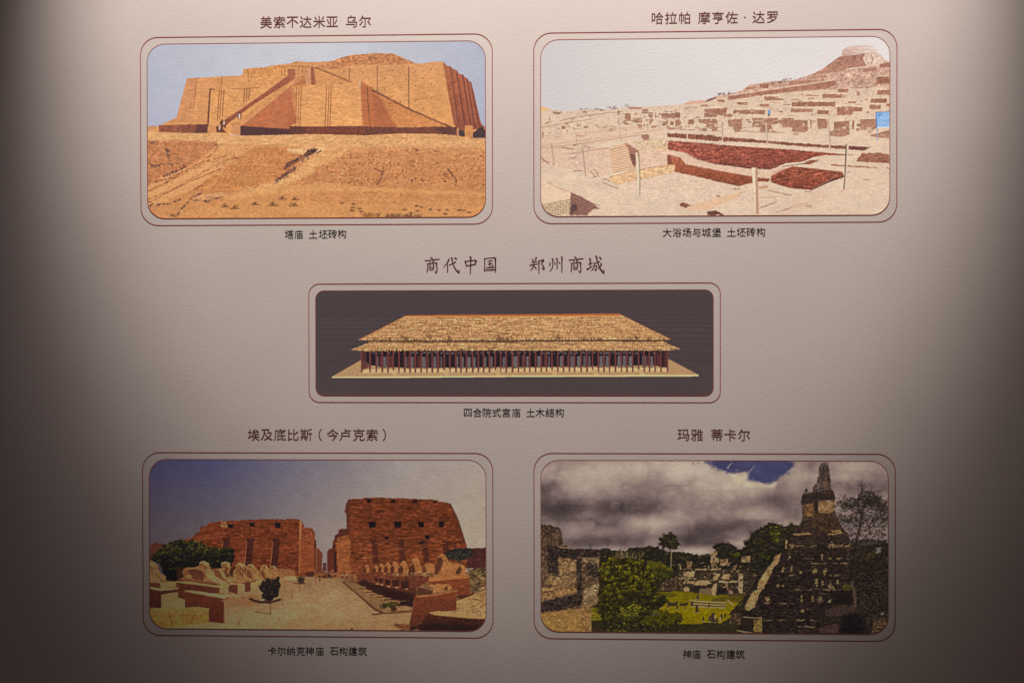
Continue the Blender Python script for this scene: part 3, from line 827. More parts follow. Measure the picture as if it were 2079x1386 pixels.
    # pool back wall in shade
    wall = G((1505, 245), (2026, 280)) + H((0, 285), (450, 315), (900, 345), (1350, 385), (1560, 398), (1520, 402), (1280, 405), (1100, 430), (980, 480), (800, 490), (740, 520), (650, 552), (400, 545), (0, 490)) + G((1900, 480), (1800, 435), (1700, 380), (1500, 340), (1495, 290))
    P.poly(wall, [(160, 90, 74), (152, 82, 66), (134, 74, 60)], rough=.3, f=.18, m=.10, s=.14)
    wm = P.mask(wall)
    P.scatter(wm, 420, [(104, 54, 46), (180, 106, 86), (126, 66, 54)], r=(.6, 2.2), flat=.35, ang=(-.05, .15), alpha=.55)
    P.line(H((0, 490), (400, 540), (640, 552)), (88, 52, 48), 2.2, alpha=.7, wob=.3)
    # ledge
    P.poly(G((1495, 345), (1700, 385), (1800, 440), (2026, 500)) + H((0, 500), (400, 552), (650, 560), (640, 620), (600, 655), (500, 640), (0, 548)) + G((1690, 500), (1650, 430), (1490, 388)), (226, 190, 164), f=.05, m=.03)
    P.line(G((1700, 385), (1820, 450), (2026, 505)), (176, 132, 112), 1.8, wob=.2, alpha=.7)
    P.poly(G((1490, 392), (1640, 430), (1695, 502), (2026, 562)) + H((0, 556), (430, 630), (640, 660), (600, 690), (500, 685), (300, 735), (0, 675)) + G((2026, 682), (1570, 582), (1575, 508), (1490, 505)),
           [(176, 104, 76), (158, 88, 62), (140, 78, 58)], rough=.3, f=.12, m=.08, s=.06)
    P.line(H((0, 672), (300, 735)), (120, 72, 56), 1.6, alpha=.8)
    P.poly(G((1490, 392), (1530, 405), (1540, 500), (1490, 505)), (128, 74, 58), alpha=.7, f=.1)
    # right pit
    pit = H((880, 520), (1410, 582), (1430, 622), (1250, 690), (1070, 775), (980, 770), (850, 760), (640, 695), (640, 620), (720, 560))
    P.poly(pit, [(152, 84, 64), (134, 70, 54)], rough=.3, f=.18, m=.1, s=.16)
    P.scatter(P.mask(pit), 220, [(80, 42, 40), (160, 88, 56)], r=(.6, 2.4), flat=.3, ang=(0, .25), alpha=.55)
    P.poly(H((640, 560), (760, 540), (860, 530), (720, 590), (600, 650), (500, 645), (640, 610)), (222, 184, 158), f=.06, alpha=.8)
    for p in (((640, 690), (1000, 600), (1130, 560)), ((720, 580), (870, 530)), ((1130, 450), (1290, 395))):
        P.line(H(*p), (190, 116, 84), 1.1, alpha=.85)
    P.poly(H((980, 500), (1050, 455), (1170, 455), (1060, 505)), (150, 92, 72), rough=.3, f=.12)
    P.line(H((740, 520), (820, 495), (980, 480), (1100, 432), (1250, 405)), (240, 214, 186), 2.2, wob=.3)
    P.line(H((760, 525), (900, 505), (1000, 492)), (110, 66, 56), 1.4, wob=.3)
    P.poly(H((1050, 772), (1250, 680), (1430, 620), (1430, 640), (1260, 700), (1075, 785)), (104, 60, 54), f=.1)
    P.line(H((1080, 770), (1280, 670), (1370, 590)), (180, 130, 108), 1.6, alpha=.8)
    P.poly(H((1290, 500), (1790, 535), (1790, 545), (1290, 515)), (158, 98, 74), rough=.5, f=.1)
    P.poly(H((1560, 470), (1620, 380), (1800, 375), (1920, 395), (1920, 488), (1750, 480)), (150, 98, 78), rough=.5, f=.14, m=.08)
    for p in (((1620, 440), (1780, 385)), ((1700, 460), (1900, 400))):
        P.line(H(*p), (206, 160, 134), 1, alpha=.7)
    P.poly(H((1480, 300), (1720, 318), (1640, 350), (1480, 340)), (120, 72, 62), rough=.5, f=.12)
    # near ground marks
    P.poly(H((0, 890), (200, 830), (340, 800), (300, 850), (60, 950), (0, 980)) + G((1900, 990), (1800, 1000), (1650, 985), (1850, 920)), (230, 184, 144), soft=1.5, alpha=.8, f=.06)
    P.poly(G((1610, 930), (1680, 915), (1760, 945), (1700, 968), (1640, 960)), (134, 84, 68), rough=1, f=.15)
    P.poly(G((1930, 1010), (2026, 1000)) + H((60, 1010), (140, 1045), (0, 1050)) + G((1925, 1050)), (104, 66, 54), rough=.8, f=.2)
    P.poly(H((500, 745), (600, 730), (610, 750), (510, 765)), (190, 128, 92), rough=.5, alpha=.8)
    for p, w in ((((235, 765), (300, 770)), 2), (((60, 840), (85, 848)), 3), (((615, 780), (700, 800), (860, 835)), 1.8), (((520, 970), (640, 930), (700, 905)), 2), (((520, 858), (690, 860)), 1.2), (((1005, 795), (1090, 800)), 2), (((1650, 665), (1705, 672)), 1.6), (((1395, 800), (1430, 775)), 1.6),
                 (((1020, 950), (1070, 955)), 4), (((1015, 918), (1040, 920)), 1.8), (((700, 1030), (760, 1000), (880, 950)), 1.2), (((780, 1000), (900, 960), (1010, 920)), 1.2), (((1900, 540), (1918, 545)), 2), (((1470, 580), (1490, 584)), 2)):
        P.line(H(*p), (146, 100, 80), w, wob=.5, alpha=.75)
    P.scatter(P.mask(H((200, 740), (600, 720), (860, 830), (700, 920), (520, 900), (250, 900))), 130, [(176, 132, 104), (200, 160, 126), (150, 110, 90)], r=(.4, 1.3), flat=.5, alpha=.7)
    P.scatter(P.mask(H((660, 1040), (1000, 880), (1430, 770), (1900, 560), (1920, 600), (1250, 880), (900, 1040))), 150, [(186, 140, 116), (210, 170, 142)], r=(.5, 1.8), flat=.3, ang=(-.6, -.2), alpha=.6)
    P.poly(H((900, 800), (1430, 770), (1800, 640), (1920, 580), (1920, 640), (1300, 860), (900, 1040), (800, 1040)), pink, soft=2, alpha=.4)
    # lower left brick pier
    P.poly(G((115, 660), (440, 790), (455, 800), (450, 860), (150, 920), (115, 900)), (232, 200, 168), f=.05, alpha=.8)
    P.poly(G((115, 920), (450, 860), (445, 1052), (115, 1052)), (230, 200, 164), f=.07)
    for k in range(7):
        y = 925 + k * 22
        P.line(G((125, y + 20), (250, y - 4), (448, y - 44)), (120, 88, 70), 1.2, wob=.45, alpha=.85)
        for j in range(5):
            x = 150 + j * 62 + (k % 2) * 30
            P.line(G((x, y + 14 - j * 10), (x + 6, y + 34 - j * 10)), (132, 96, 76), 1.0, alpha=.8)
    P.poly(G((448, 800), (560, 850), (700, 930), (760, 985), (690, 1000), (640, 1052), (430, 1052)), (150, 106, 92), rough=.4, f=.1)
    for k in range(8):
        y = 830 + k * 32
        P.line(G((455, y), (600, y + 60), (760, y + 120)), (104, 74, 70), 1.1, wob=.4, alpha=.8)
    P.poly(G((455, 930), (510, 930), (520, 990), (440, 1040)), (84, 62, 62), soft=1, alpha=.8)
    P.poly(G((620, 1052), (690, 985), (780, 985), (900, 1052)), (222, 196, 168), f=.05)
    P.line(G((190, 690), (310, 760), (440, 800)), (180, 132, 106), 1.4, wob=.6, alpha=.8)
    # survey posts and cord
    for pts, w, c, s in ((((1160, 385), (1192, 838)), 4.6, (226, 206, 176), 1), (((570, 305), (605, 625)), 2, (190, 162, 136), 0), (((235, 270), (262, 505)), 1.6, (196, 166, 138), 0), (((498, 150), (508, 295)), 1.8, (214, 190, 162), 0),
                         (((965, 0), (985, 235)), 2, (214, 190, 162), 0), (((1703, 40), (1708, 228)), 2.2, (220, 194, 168), 0), (((1405, 80), (1408, 135)), 1.4, (220, 194, 168), 0)):
        P.line(G(*pts), c, w)
        if s:
            P.line(G((1182, 380), (1196, 600), (1195, 838)), (130, 102, 86), 1.6)
        elif w < 2.1:
            P.line([(x + .9, y) for x, y in G(*pts)], (160, 122, 100), .8, alpha=.8)
    for pts, w in ((((105, 40), (118, 252)), 2.4), (((590, 55), (602, 285)), 2.8), (((1258, 20), (1278, 335)), 3.2)):
        P.line(H(*pts), (222, 194, 168), w)
        P.line([(x + w * .4, y) for x, y in H(*pts)], (150, 112, 94), .9)
    P.poly(H((430, 530), (495, 535), (510, 1040), (470, 1042)), [(236, 214, 186), (232, 206, 178)], f=.04)
    P.poly(H((470, 532), (495, 535), (512, 1040), (478, 1042)), (190, 148, 122), f=.06)
    P.line(H((432, 533), (494, 536)), (150, 112, 92), 1.2)
    P.poly(H((1450, 282), (1485, 282), (1460, 560), (1440, 765), (1425, 765), (1440, 500)), (222, 194, 168), f=.04)
    P.line(H((1455, 284), (1445, 560), (1430, 765)), (104, 78, 72), 2.2)
    P.line(H((1380, 340), (1455, 288)), (176, 132, 112), 1)
    # blue board and a visitor in blue
    P.poly(F((1820, 1200), (1972, 1190), (1972, 1313)) + H((1920, 100), (1785, 105), (1782, 0)), (150, 186, 224), f=.07, m=.05)
    P.line(F((1825, 1202), (1830, 1313)) + H((1785, 105)), (86, 132, 190), 2.4)
    P.line(F((1825, 1200), (1972, 1188)), (84, 128, 186), 1.4)
    P.poly(F((1840, 1215), (1890, 1212), (1850, 1260)), (96, 142, 200), alpha=.8)
    P.line(H((1785, 104), (1920, 98)), (216, 222, 230), 1.6)
    P.line(H((1788, 110), (1792, 245)), (140, 160, 190), 1.6)
    P.dab(*F((638, 1195))[0], 3, 4.4, (120, 152, 200))
    P.dab(*F((634, 1225))[0], 2, 2.6, (96, 84, 92))
    return P

def paint_palace():
    P = Painting(638, 586, 1451, 806, 33)
    J, K, M, N = zone(620, 500, 4.835), zone(1040, 500, 4.835), zone(620, 670, 4.835), zone(1040, 670, 4.835)
    bg = (76, 64, 68)
    P.put(np.ones((P.h, P.w), np.float32), [(76, 63, 65), (73, 61, 62), (75, 62, 62)], f=.03)
    # faint ruled ground lines
    for y in (715, 750, 790, 832, 890):
        P.line(J((130, y), (960 - (y - 715) * 2, y + 1)), (104, 93, 95), .8, alpha=.5)
        P.line(K((1150 + (y - 715) * 2, y - 18), (1965, y - 14)), (104, 93, 95), .8, alpha=.5)
    for y in (20, 130, 212):
        P.line(M((130, y), (560 if y < 100 else 480, y)), (102, 92, 94), .8, alpha=.45)
        P.line(N((1560, y - 18), (1965, y - 16)), (102, 92, 94), .8, alpha=.45)
    P.line(M((120, 318), (430, 314)), (56, 47, 52), .9, alpha=.9)
    P.line(N((1600, 300), (1965, 296)), (56, 47, 52), .9, alpha=.9)
    for a, b in (((130, 190), (330, 95)), ((350, 60), (560, -60)), ((130, 300), (300, 210)), ((640, -90), (1000, -260))):
        P.line(M(a, b), (100, 90, 93), .7, alpha=.35)
    for a, b in (((1560, 230), (1800, 310)), ((1640, 30), (1900, 90)), ((1250, -110), (1560, -40)), ((1700, 310), (1960, 400))):
        P.line(N(a, b), (100, 90, 93), .7, alpha=.35)
    P.line(M((1750, 470), (1705, 635)), (58, 48, 54), .9, alpha=.8)
    # platform
    P.poly(M((258, 458), (560, 285), (1000, 285)) + N((1540, 285), (1828, 438), (1828, 447), (500, 452)) + M((1000, 465), (258, 468)), (176, 138, 98), f=.03, m=.02)
    P.poly(M((258, 459), (1000, 452)) + N((0, 446), (1828, 438), (1828, 453), (0, 460)) + M((1000, 468), (262, 470)), (226, 194, 138), f=.02)
    P.poly(M((555, 385), (2079, 372)) + N((0, 372), (1520, 365), (1525, 405), (0, 410)) + M((560, 420)), (206, 172, 122), f=.04)
    # porch interior
    P.poly(M((555, 200), (2079, 198)) + N((0, 200), (1530, 198), (1525, 372), (1400, 345), (0, 362)) + M((1000, 372), (640, 345), (560, 390)), (38, 30, 34), f=.15)
    P.poly(M((560, 290), (640, 340), (640, 370), (565, 390)), (120, 78, 64), alpha=.8)
    # back wall: pale bays between red-brown frames
    baysM = ((705, 20), (782, 34), (990, 14), (1048, 26), (1163, 34), (1272, 24), (1335, 18), (1490, 22), (1545, 18), (1605, 32), (1660, 24), (1765, 22), (1825, 26), (1950, 24), (2055, 26))
    baysN = ((35, 30), (105, 12), (150, 22), (262, 30), (362, 12), (482, 26), (545, 10), (590, 32), (652, 30), (710, 24), (757, 14), (872, 32), (932, 26), (1048, 30), (1100, 28), (1160, 32), (1280, 10), (1308, 14), (1370, 24))
    for zz, bays in ((M, baysM), (N, baysN)):
        dy = 0 if zz is M else -8
        for x, w in bays:
            P.poly(zz((x - w / 2, 262 + dy), (x + w / 2, 262 + dy), (x + w / 2, 372 + dy), (x - w / 2, 372 + dy)), (104, 93, 95), rough=.35, step=1.5, f=.08)
            if P.rng.random() < .4:
                P.line(zz((x + w * .1, 268 + dy), (x + w * .1, 370 + dy)), (60, 48, 50), 1, alpha=.7)
    for x, w in ((740, 36), (830, 40), (845, 36), (1115, 30), (1010, 20), (1205, 24), (1310, 18)):
        P.poly(M((x - w / 2, 255), (x + w / 2, 255), (x + w / 2, 368), (x - w / 2, 368)), (92, 50, 48), f=.12, alpha=.85)
    for x, w in ((320, 20), (1335, 34), (1435, 30), (100, 18), (545, 16)):
        P.poly(N((x - w / 2, 250), (x + w / 2, 250), (x + w / 2, 350), (x - w / 2, 350)), (92, 50, 48), f=.12, alpha=.85)
    # light specks under the eaves
    for zz, lo, hi in ((M, 690, 2079), (N, 0, 1400)):
        for x in range(lo, hi, 58):
            for k in range(3):
                P.line(zz((x + P.rng.normal(0, 14), 212 + P.rng.normal(6, 5)), (x + P.rng.normal(4, 14), 222 + P.rng.normal(6, 5))), (176, 164, 166), .9, alpha=.6)
    # column shadows on the floor
    for x in range(560, 2079, 58):
        P.line(M((x + 20, 366), (x + 58, 378)), (70, 50, 42), 1.1, alpha=.75 if x > 1100 else 0.2)
    for x in range(0, 1500, 57):
        P.line(N((x + 12, 357), (x + 54, 368)), (70, 50, 42), 1.2, alpha=.85)
    # columns
    for x in (555, 637, 697, 757, 812, 865, 920, 977, 1030, 1080, 1138, 1195, 1247, 1303, 1365, 1420, 1480, 1527, 1583, 1643, 1700, 1750, 1808, 1865, 1918, 1972, 2032):
        y1 = 415 if x not in (865, 1365, 1865) else 395
        P.poly(M((x - 9, 200), (x + 8, 200), (x + 7, y1), (x - 9, y1)), (98, 52, 50), f=.05)
        P.line(M((x - 4, 202), (x - 4, y1)), (134, 78, 72), .8, alpha=.8)
    for x in (5, 60, 120, 172, 230, 285, 335, 390, 447, 503, 560, 612, 675, 733, 788, 845, 900, 955, 1013, 1070, 1125, 1182, 1240, 1295, 1347, 1402, 1460, 1522):
        y1 = 408 if x not in (390, 788, 1240) else 390
        P.poly(N((x - 8, 200), (x + 8, 200), (x + 8, y1), (x - 7, y1)), (98, 52, 50), f=.05)
        P.line(N((x - 3, 202), (x - 3, y1)), (134, 78, 72), .8, alpha=.8)
    for x in (1420, 1440, 1490, 1505):
        P.line(N((x, 205), (x + 2, 350)), (92, 50, 48), 1.8)
    for x in (570, 582, 594):
        P.line(M((x, 215), (x, 370)), (96, 52, 50), 1.6)
    # steps
    for zz, x, dx in ((M, 895, -22), (M, 1400, -16), (M, 1892, -2), (N, 405, 16), (N, 805, 22), (N, 1255, 26)):
        P.poly(zz((x - 22, 390), (x + 22, 390), (x + dx + 22, 440), (x + dx - 24, 440)), (214, 178, 122), f=.03)
        for k in range(5):
            t = k / 5
            P.line(zz((x - 22 + dx * t, 393 + 46 * t), (x + 22 + dx * t, 393 + 46 * t)), (150, 116, 80), .8, alpha=.8)
    # roofs: thatch in courses
    ridge = J((990, 678), (1500, 672)) + K((0, 670), (1040, 660))
    lo = N((1555, 88), (1500, 95), (900, 92), (0, 98)) + M((1600, 100), (1000, 100), (600, 102), (518, 95))
    up_pts = ridge + lo
    lw_pts = M((635, 118), (1000, 122), (1600, 122), (2079, 125)) + N((0, 118), (900, 112), (1250, 118), (1480, 112), (1650, 186), (1560, 200), (900, 202), (0, 200)) + M((1600, 200), (1000, 202), (600, 208), (438, 195))
    P.poly(M((560, 95), (2079, 95)) + N((0, 90), (1540, 85), (1490, 120), (0, 130)) + M((2079, 130), (640, 130)), (96, 68, 50), rough=.6, f=.12)
    for pts in (lw_pts, up_pts):
        m = P.mask(pts, .35, 2)
        P.put(m, [(216, 162, 110), (206, 152, 102)], f=.10, m=.07, s=.06)
        ys = np.where(m.max(axis=1) > 0)[0]
        y0, y1 = ys[0] / SS + P.y0, ys[-1] / SS + P.y0
        n = int((y1 - y0) / 4.6)
        layer = np.zeros((P.h, P.w), np.float32)
        for r in range(1, n + 1):
            y = y0 + (y1 - y0) * r / (n + .3)
            x = 715.0
            while x < 1390:
                L = P.rng.uniform(6, 30)
                g = P.rng.uniform(0, 5)
                a = [(x, y + P.rng.normal(0, .7)), (x + L * .5, y + P.rng.normal(0, .9)), (x + L, y + P.rng.normal(0, .7))]
                sub = P.line_mask(a, P.rng.uniform(.9, 2.0))
                np.maximum(layer, sub * P.rng.uniform(.45, .95), out=layer)
                x += L + g
            for k in range(80):
                x = P.rng.uniform(715, 1390)
                s = P.rng.normal(0, 1.4) + (1.5 if P.rng.random() < .3 else 0)
                np.maximum(layer, P.line_mask([(x, y), (x + s, y - P.rng.uniform(2, 5))], P.rng.uniform(.6, 1.3)) * P.rng.uniform(.4, .9), out=layer)
        P.put(layer * m, (92, 60, 36), alpha=.95)
        P.scatter(m, 900, [(236, 190, 134), (224, 172, 116), (150, 98, 58)], r=(.5, 1.6), flat=.4, ang=(-.5, .5), alpha=.6)
        # ragged reed ends at the eave
        for k in range(230):
            x = P.rng.uniform(712, 1380)
            q = P.line_mask([(x, y1 - 5), (x + P.rng.normal(0, .9), y1 - .5)], 1.1)
            P.put(q * m, (70, 46, 36) if k % 2 else (244, 204, 146), alpha=.8)
    for x in (820, 870, 912, 1012, 1128, 1215, 1290):
        for k in range(5):
            xx = x + P.rng.normal(0, 3)
            P.line([(xx, 690 + P.rng.uniform(-14, 0)), (xx + 5, 690 - P.rng.uniform(-2, 6))], (80, 52, 38), 1.2, alpha=.7, wob=.5)
    # ridge cap and hips
    P.poly(J((990, 676), (1500, 671)) + K((0, 667), (1040, 660), (1075, 680), (0, 688)) + J((1500, 690), (970, 690)), (176, 100, 54), f=.04)
    P.line(J((970, 692), (1500, 692)) + K((0, 690), (1080, 685)), (228, 168, 96), 1.2)
    P.line(J((990, 680), (700, 832), (530, 912)), (180, 112, 64), 1.2)
    P.line(K((1045, 662), (1400, 838), (1550, 912)), (196, 134, 82), 1.0)
    return P

def paint_sphinx_avenue():
    P = Painting(300, 929, 989, 1285, 44)
    Q, R, S, T = zone(285, 860, 5.775), zone(640, 860, 5.775), zone(285, 1095, 5.775), zone(640, 1095, 5.775)
    X = np.linspace(0, 1, P.w)[None, :, None]
    Y = np.linspace(0, 1, P.h)[:, None, None]

    def mix(stops, t):
        xs = [s[0] for s in stops]
        return np.stack([np.interp(t, xs, [s[1][k] for s in stops]) for k in range(3)], -1)
    top = mix([(0, (57, 55, 80)), (.2, (71, 69, 97)), (.4, (103, 99, 114)), (.58, (128, 118, 122)), (.75, (154, 142, 138)), (1, (164, 150, 138))], X[..., 0])
    bot = mix([(0, (70, 62, 66)), (.3, (106, 96, 96)), (.5, (136, 122, 116)), (.75, (160, 146, 130)), (1, (164, 148, 128))], X[..., 0])
    t = np.clip(Y / .42, 0, 1) ** 1.1
    P.img[:] = (top * (1 - t) + bot * t) * np.exp(.012 * P.tex['c'] + .01 * P.tex['m'])[..., None]
    P.keep_sky()
    P.detail = .8
    P.poly([(296, 1168), (700, 1160), (992, 1160), (992, 1290), (296, 1290)], (112, 78, 50), f=.06, m=.05)
    stone, dstone, hi = (118, 58, 34), (84, 40, 30), (172, 96, 52)
    # ---- left pylon
    lp = (Q((330, 1386), (480, 1365), (610, 1330), (650, 1280), (690, 1270), (705, 1205), (780, 1195), (795, 1160), (880, 1150), (920, 1138), (1100, 1130), (1250, 1125), (1380, 1118), (1500, 1112), (1680, 1118), (1700, 1130),
            (1720, 1112), (1850, 1112), (1900, 1150), (1930, 1220), (2010, 1215), (2050, 1280)) + S((2045, 60), (2050, 350), (2040, 420), (1300, 430), (1000, 300), (330, 100)))
    P.poly(lp, [(98, 48, 29), (102, 50, 30), (96, 47, 30)], rough=.5, f=.10, m=.08, s=.15, c=.05)
    lm = P.mask(lp)
    P.scatter(lm, 900, [(78, 36, 28), (132, 70, 40), (150, 86, 48), (84, 40, 27)], r=(.5, 2.3), flat=.32, ang=(-.12, .05), alpha=.55)
    P.poly(Q((1865, 1125), (1895, 1150), (1885, 1386)) + S((1870, 390), (1858, 390)) + Q((1866, 1386)), (168, 104, 60), f=.08)
    P.poly(Q((1895, 1150), (1930, 1220), (2010, 1215), (2050, 1280)) + S((2050, 360), (1870, 390)) + Q((1885, 1300)), [(116, 58, 38), (138, 74, 44)], rough=.4, f=.1, m=.1, s=.1)
    P.scatter(P.mask(Q((1900, 1240), (2030, 1230), (2040, 1386), (1890, 1386))), 60, [(84, 42, 34), (160, 92, 56)], r=(.8, 2.2), alpha=.6)
    P.poly(S((2040, 0), (2060, 0), (2062, 350), (2045, 350)), (52, 30, 28))
    for x, y, w, h in ((1055, 1195, 75, 42), (1312, 1178, 66, 42), (1612, 1185, 76, 62)):
        P.poly(Q((x - w / 2, y - h / 2), (x + w / 2, y - h / 2), (x + w / 2 - 8, y + h / 2 + 4), (x - w / 2 + 6, y + h / 2)), (28, 22, 24), rough=.4)
    P.scatter(P.mask(Q((950, 1150), (1020, 1150), (1020, 1220), (950, 1210))), 30, [(190, 124, 74)], r=(.8, 1.8), alpha=.8)
    for x in (985, 1265, 1570):
        P.poly(S((x - 20, -20), (x + 70, -20), (x + 40, 310), (x - 42, 310)), (66, 34, 28), f=.12)
        P.line(S((x - 16, 20), (x - 45, 310)), (186, 116, 66), 1.3, alpha=.8, wob=.3)
    P.poly(S((1940, 385), (2030, 380), (2035, 450), (1945, 450)), (70, 38, 30), rough=.3)
    # right-hand gatehouse side of the left pylon
    P.poly(S((1870, 0), (2040, -10), (2045, 360), (1865, 395)), (128, 66, 38), f=.1, s=.1, alpha=.6)
    # ---- gap
    P.poly(T((0, 80), (50, 110), (90, 160), (80, 300), (85, 400), (0, 420)), (104, 56, 38), rough=.4, f=.1)
    P.line(T((14, 0), (14, 350)), (150, 100, 70), 1)
    P.poly(T((140, 150), (160, 110), (200, 100), (205, 30), (230, 0), (250, 0), (250, 390), (140, 380)), (88, 42, 32), rough=.4, f=.12)
    P.poly(T((215, 0), (255, 0), (258, 390), (225, 390)), (54, 28, 26), f=.1)
    P.poly(T((90, 280), (130, 270), (130, 400), (90, 400)), (80, 46, 38), rough=.5)
    # ---- right pylon
    rp = (R((225, 1386), (228, 1310), (270, 1280), (280, 1235), (370, 1225), (365, 1050), (345, 1030), (360, 940), (385, 920), (388, 880), (550, 878), (555, 862), (780, 862), (830, 868), (1080, 872), (1200, 880), (1330, 885),
            (1430, 888), (1440, 905), (1530, 915), (1590, 930), (1680, 1120), (1765, 1386)) + T((1785, 100), (1830, 130), (1830, 330), (1000, 420), (260, 430), (250, 200)))
    P.poly(rp, [(98, 48, 29), (101, 50, 30), (110, 58, 34)], rough=.5, f=.10, m=.08, s=.16, c=.05)
    rm = P.mask(rp)
    P.scatter(rm, 1300, [(80, 38, 28), (134, 72, 40), (154, 90, 50), (86, 42, 28)], r=(.5, 2.3), flat=.3, ang=(-.05, .12), alpha=.55)
    P.poly(R((345, 1030), (360, 940), (388, 880), (410, 900), (405, 1240), (370, 1225), (365, 1050)), (86, 44, 36), f=.1, alpha=.85)
    P.poly(R((225, 1386), (228, 1310), (270, 1280), (280, 1235), (380, 1225), (405, 1290), (300, 1320), (240, 1386)), (76, 40, 34), f=.1, alpha=.9)
    P.poly(R((250, 1386), (260, 1330), (380, 1300), (420, 1386)) + T((420, 130), (400, 300), (430, 380), (260, 395), (250, 0)), (146, 84, 46), f=.1, m=.1, alpha=.8)
    P.poly(R((1590, 930), (1680, 1120), (1765, 1386), (1740, 1386), (1650, 1120), (1570, 940)), (84, 46, 36), f=.1, alpha=.8)
    for x, y, w, h in ((628, 902, 66, 26), (912, 905, 62, 30), (1168, 910, 60, 26), (1405, 918, 44, 24), (668, 1180, 86, 70), (965, 1178, 82, 70), (1237, 1178, 74, 66), (1478, 1175, 62, 60), (835, 1335, 54, 26), (1315, 1325, 56, 46)):
        P.poly(R((x - w / 2, y - h / 2), (x + w / 2, y - h / 2), (x + w / 2 - 4, y + h / 2 + 3), (x - w / 2 + 6, y + h / 2)), (26, 20, 22), rough=.5)
    for x, xb, yb in ((690, 715, 280), (1010, 1030, 270), (1280, 1310, 270), (1520, 1545, 170)):
        P.poly(R((x - 30, 1360), (x + 30, 1355)) + T((xb + 32, yb), (xb - 42, yb)), (72, 36, 28), rough=.3, f=.12, alpha=.92)
    P.dab(*T((1245, 38))[0], 6, 3, (34, 24, 24))
    for k in range(40):
        (px, py), = T((P.rng.uniform(430, 1700), P.rng.uniform(0, 260)))
        P.line([(px, py), (px + P.rng.uniform(4, 16), py + P.rng.normal(0, .4))], (190, 114, 62), 1.0, alpha=.6)
    # ---- far right wall and shrubs
    P.poly(T((1780, 105), (1880, 95), (2000, 92), (2000, 340), (1780, 330)), (70, 38, 34), rough=.5, f=.15, m=.1)
    m = P.mask(T((1510, 160), (1590, 120), (1700, 100), (1830, 105), (1860, 150), (1800, 220), (1690, 260), (1560, 220)), 1.5)
    P.put(m, (36, 32, 32), f=.2)
    P.scatter(m, 130, [(58, 56, 40), (40, 36, 34), (74, 66, 48)], r=(.8, 2.2), alpha=.8)
    # ---- left trees
    P.poly(S((115, 60), (170, 35), (280, 45), (300, 90), (240, 240), (115, 250)), (74, 40, 30), rough=.8, f=.15)
    tm = P.mask(S((120, 230), (200, 130), (280, 60), (370, 20), (500, 0), (640, 5), (740, 40), (800, 90), (930, 100), (1000, 85), (1090, 110), (1110, 200), (1080, 300), (1000, 330), (850, 330), (500, 480), (300, 470), (240, 300)), 1.2)
    P.put(tm, (26, 24, 22), f=.25)
    P.clumps(tm, 130, (4, 8), [(92, 82, 30), (62, 58, 27), (42, 40, 26), (26, 25, 22), (16, 16, 18)], per=22)
    P.scatter(tm, 150, [(66, 62, 26), (48, 48, 26), (34, 34, 26), (22, 22, 22), (16, 16, 18)], r=(1.0, 2.6), flat=.8, alpha=.7, shade=lambda u, v: v * 1.1 + .1)
    P.scatter(P.mask(S((640, 10), (760, 50), (820, 120), (780, 180), (700, 120))), 70, [(96, 84, 28), (74, 70, 28)], r=(.8, 2), alpha=.7)
    P.poly(S((250, 350), (480, 380), (480, 480), (330, 480)), (18, 18, 20), soft=1.5, alpha=.8)
    # ---- avenue
    av = T((-400, 470), (-100, 430), (80, 440), (330, 445), (330, 490), (720, 830), (1130, 840), (1100, 1000), (1110, 1095)) + S((400, 1100), (100, 1100), (100, 800), (600, 780), (1000, 640), (1500, 520), (1900, 440))
    P.poly(av, [(132, 100, 68), (150, 117, 80), (150, 116, 78), (140, 106, 68)], rough=.3, f=.05, m=.03, c=.03)
    P.poly(S((1000, 640), (1500, 520), (1900, 450), (2050, 450), (1700, 720), (1300, 900), (1000, 1000), (990, 800)), (142, 104, 68), soft=2.5, alpha=.7, f=.06)
    P.poly(S((1000, 700), (1400, 640), (1400, 760), (1000, 800)), (124, 82, 50), soft=1.5, alpha=.6, f=.1)
    P.scatter(P.mask(S((1000, 660), (1300, 640), (1900, 480), (1600, 800), (1200, 960), (1000, 980))), 220, [(110, 74, 46), (168, 128, 88)], r=(.5, 1.6), flat=.35, ang=(-.4, .1), alpha=.5)
    P.poly(T((0, 400), (320, 380), (500, 400), (500, 460), (330, 450), (0, 455)), (128, 78, 48), rough=.4, f=.1, m=.08)
    P.scatter(P.mask(T((40, 420), (210, 420), (210, 450), (40, 450))), 60, [(40, 26, 24), (70, 44, 36)], r=(.7, 1.6), alpha=.9)
    for x, y in ((55, 470), (130, 415), (155, 412), (175, 418), (230, 420), (320, 440), (370, 440)):
        P.dab(*T((x, y))[0], 1.1, 3.4, (34, 24, 24))
    for x, y in ((120, 375), (205, 365), (320, 412), (370, 412)):
        P.dab(*T((x, y))[0], 2, 1.6, (190, 150, 120), alpha=.7)
    P.poly(S((430, 320), (1250, 330), (1650, 350), (1650, 470), (1300, 560), (900, 560), (430, 500)), (58, 34, 25), rough=.5, f=.15)
    # ---- left ram sphinxes, far to near (x, y, scale)
    sand, sdk = (146, 98, 58), (82, 44, 30)

    def plinth(z, top, bot_, side, d=(84, 42, 30), l=(150, 106, 66)):
        P.poly(z(*top), (164, 112, 70), rough=.2, f=.07)
        P.poly(z(*bot_), d, rough=.2, f=.1)
        P.poly(z(*side), l, rough=.2, f=.06, m=.04)
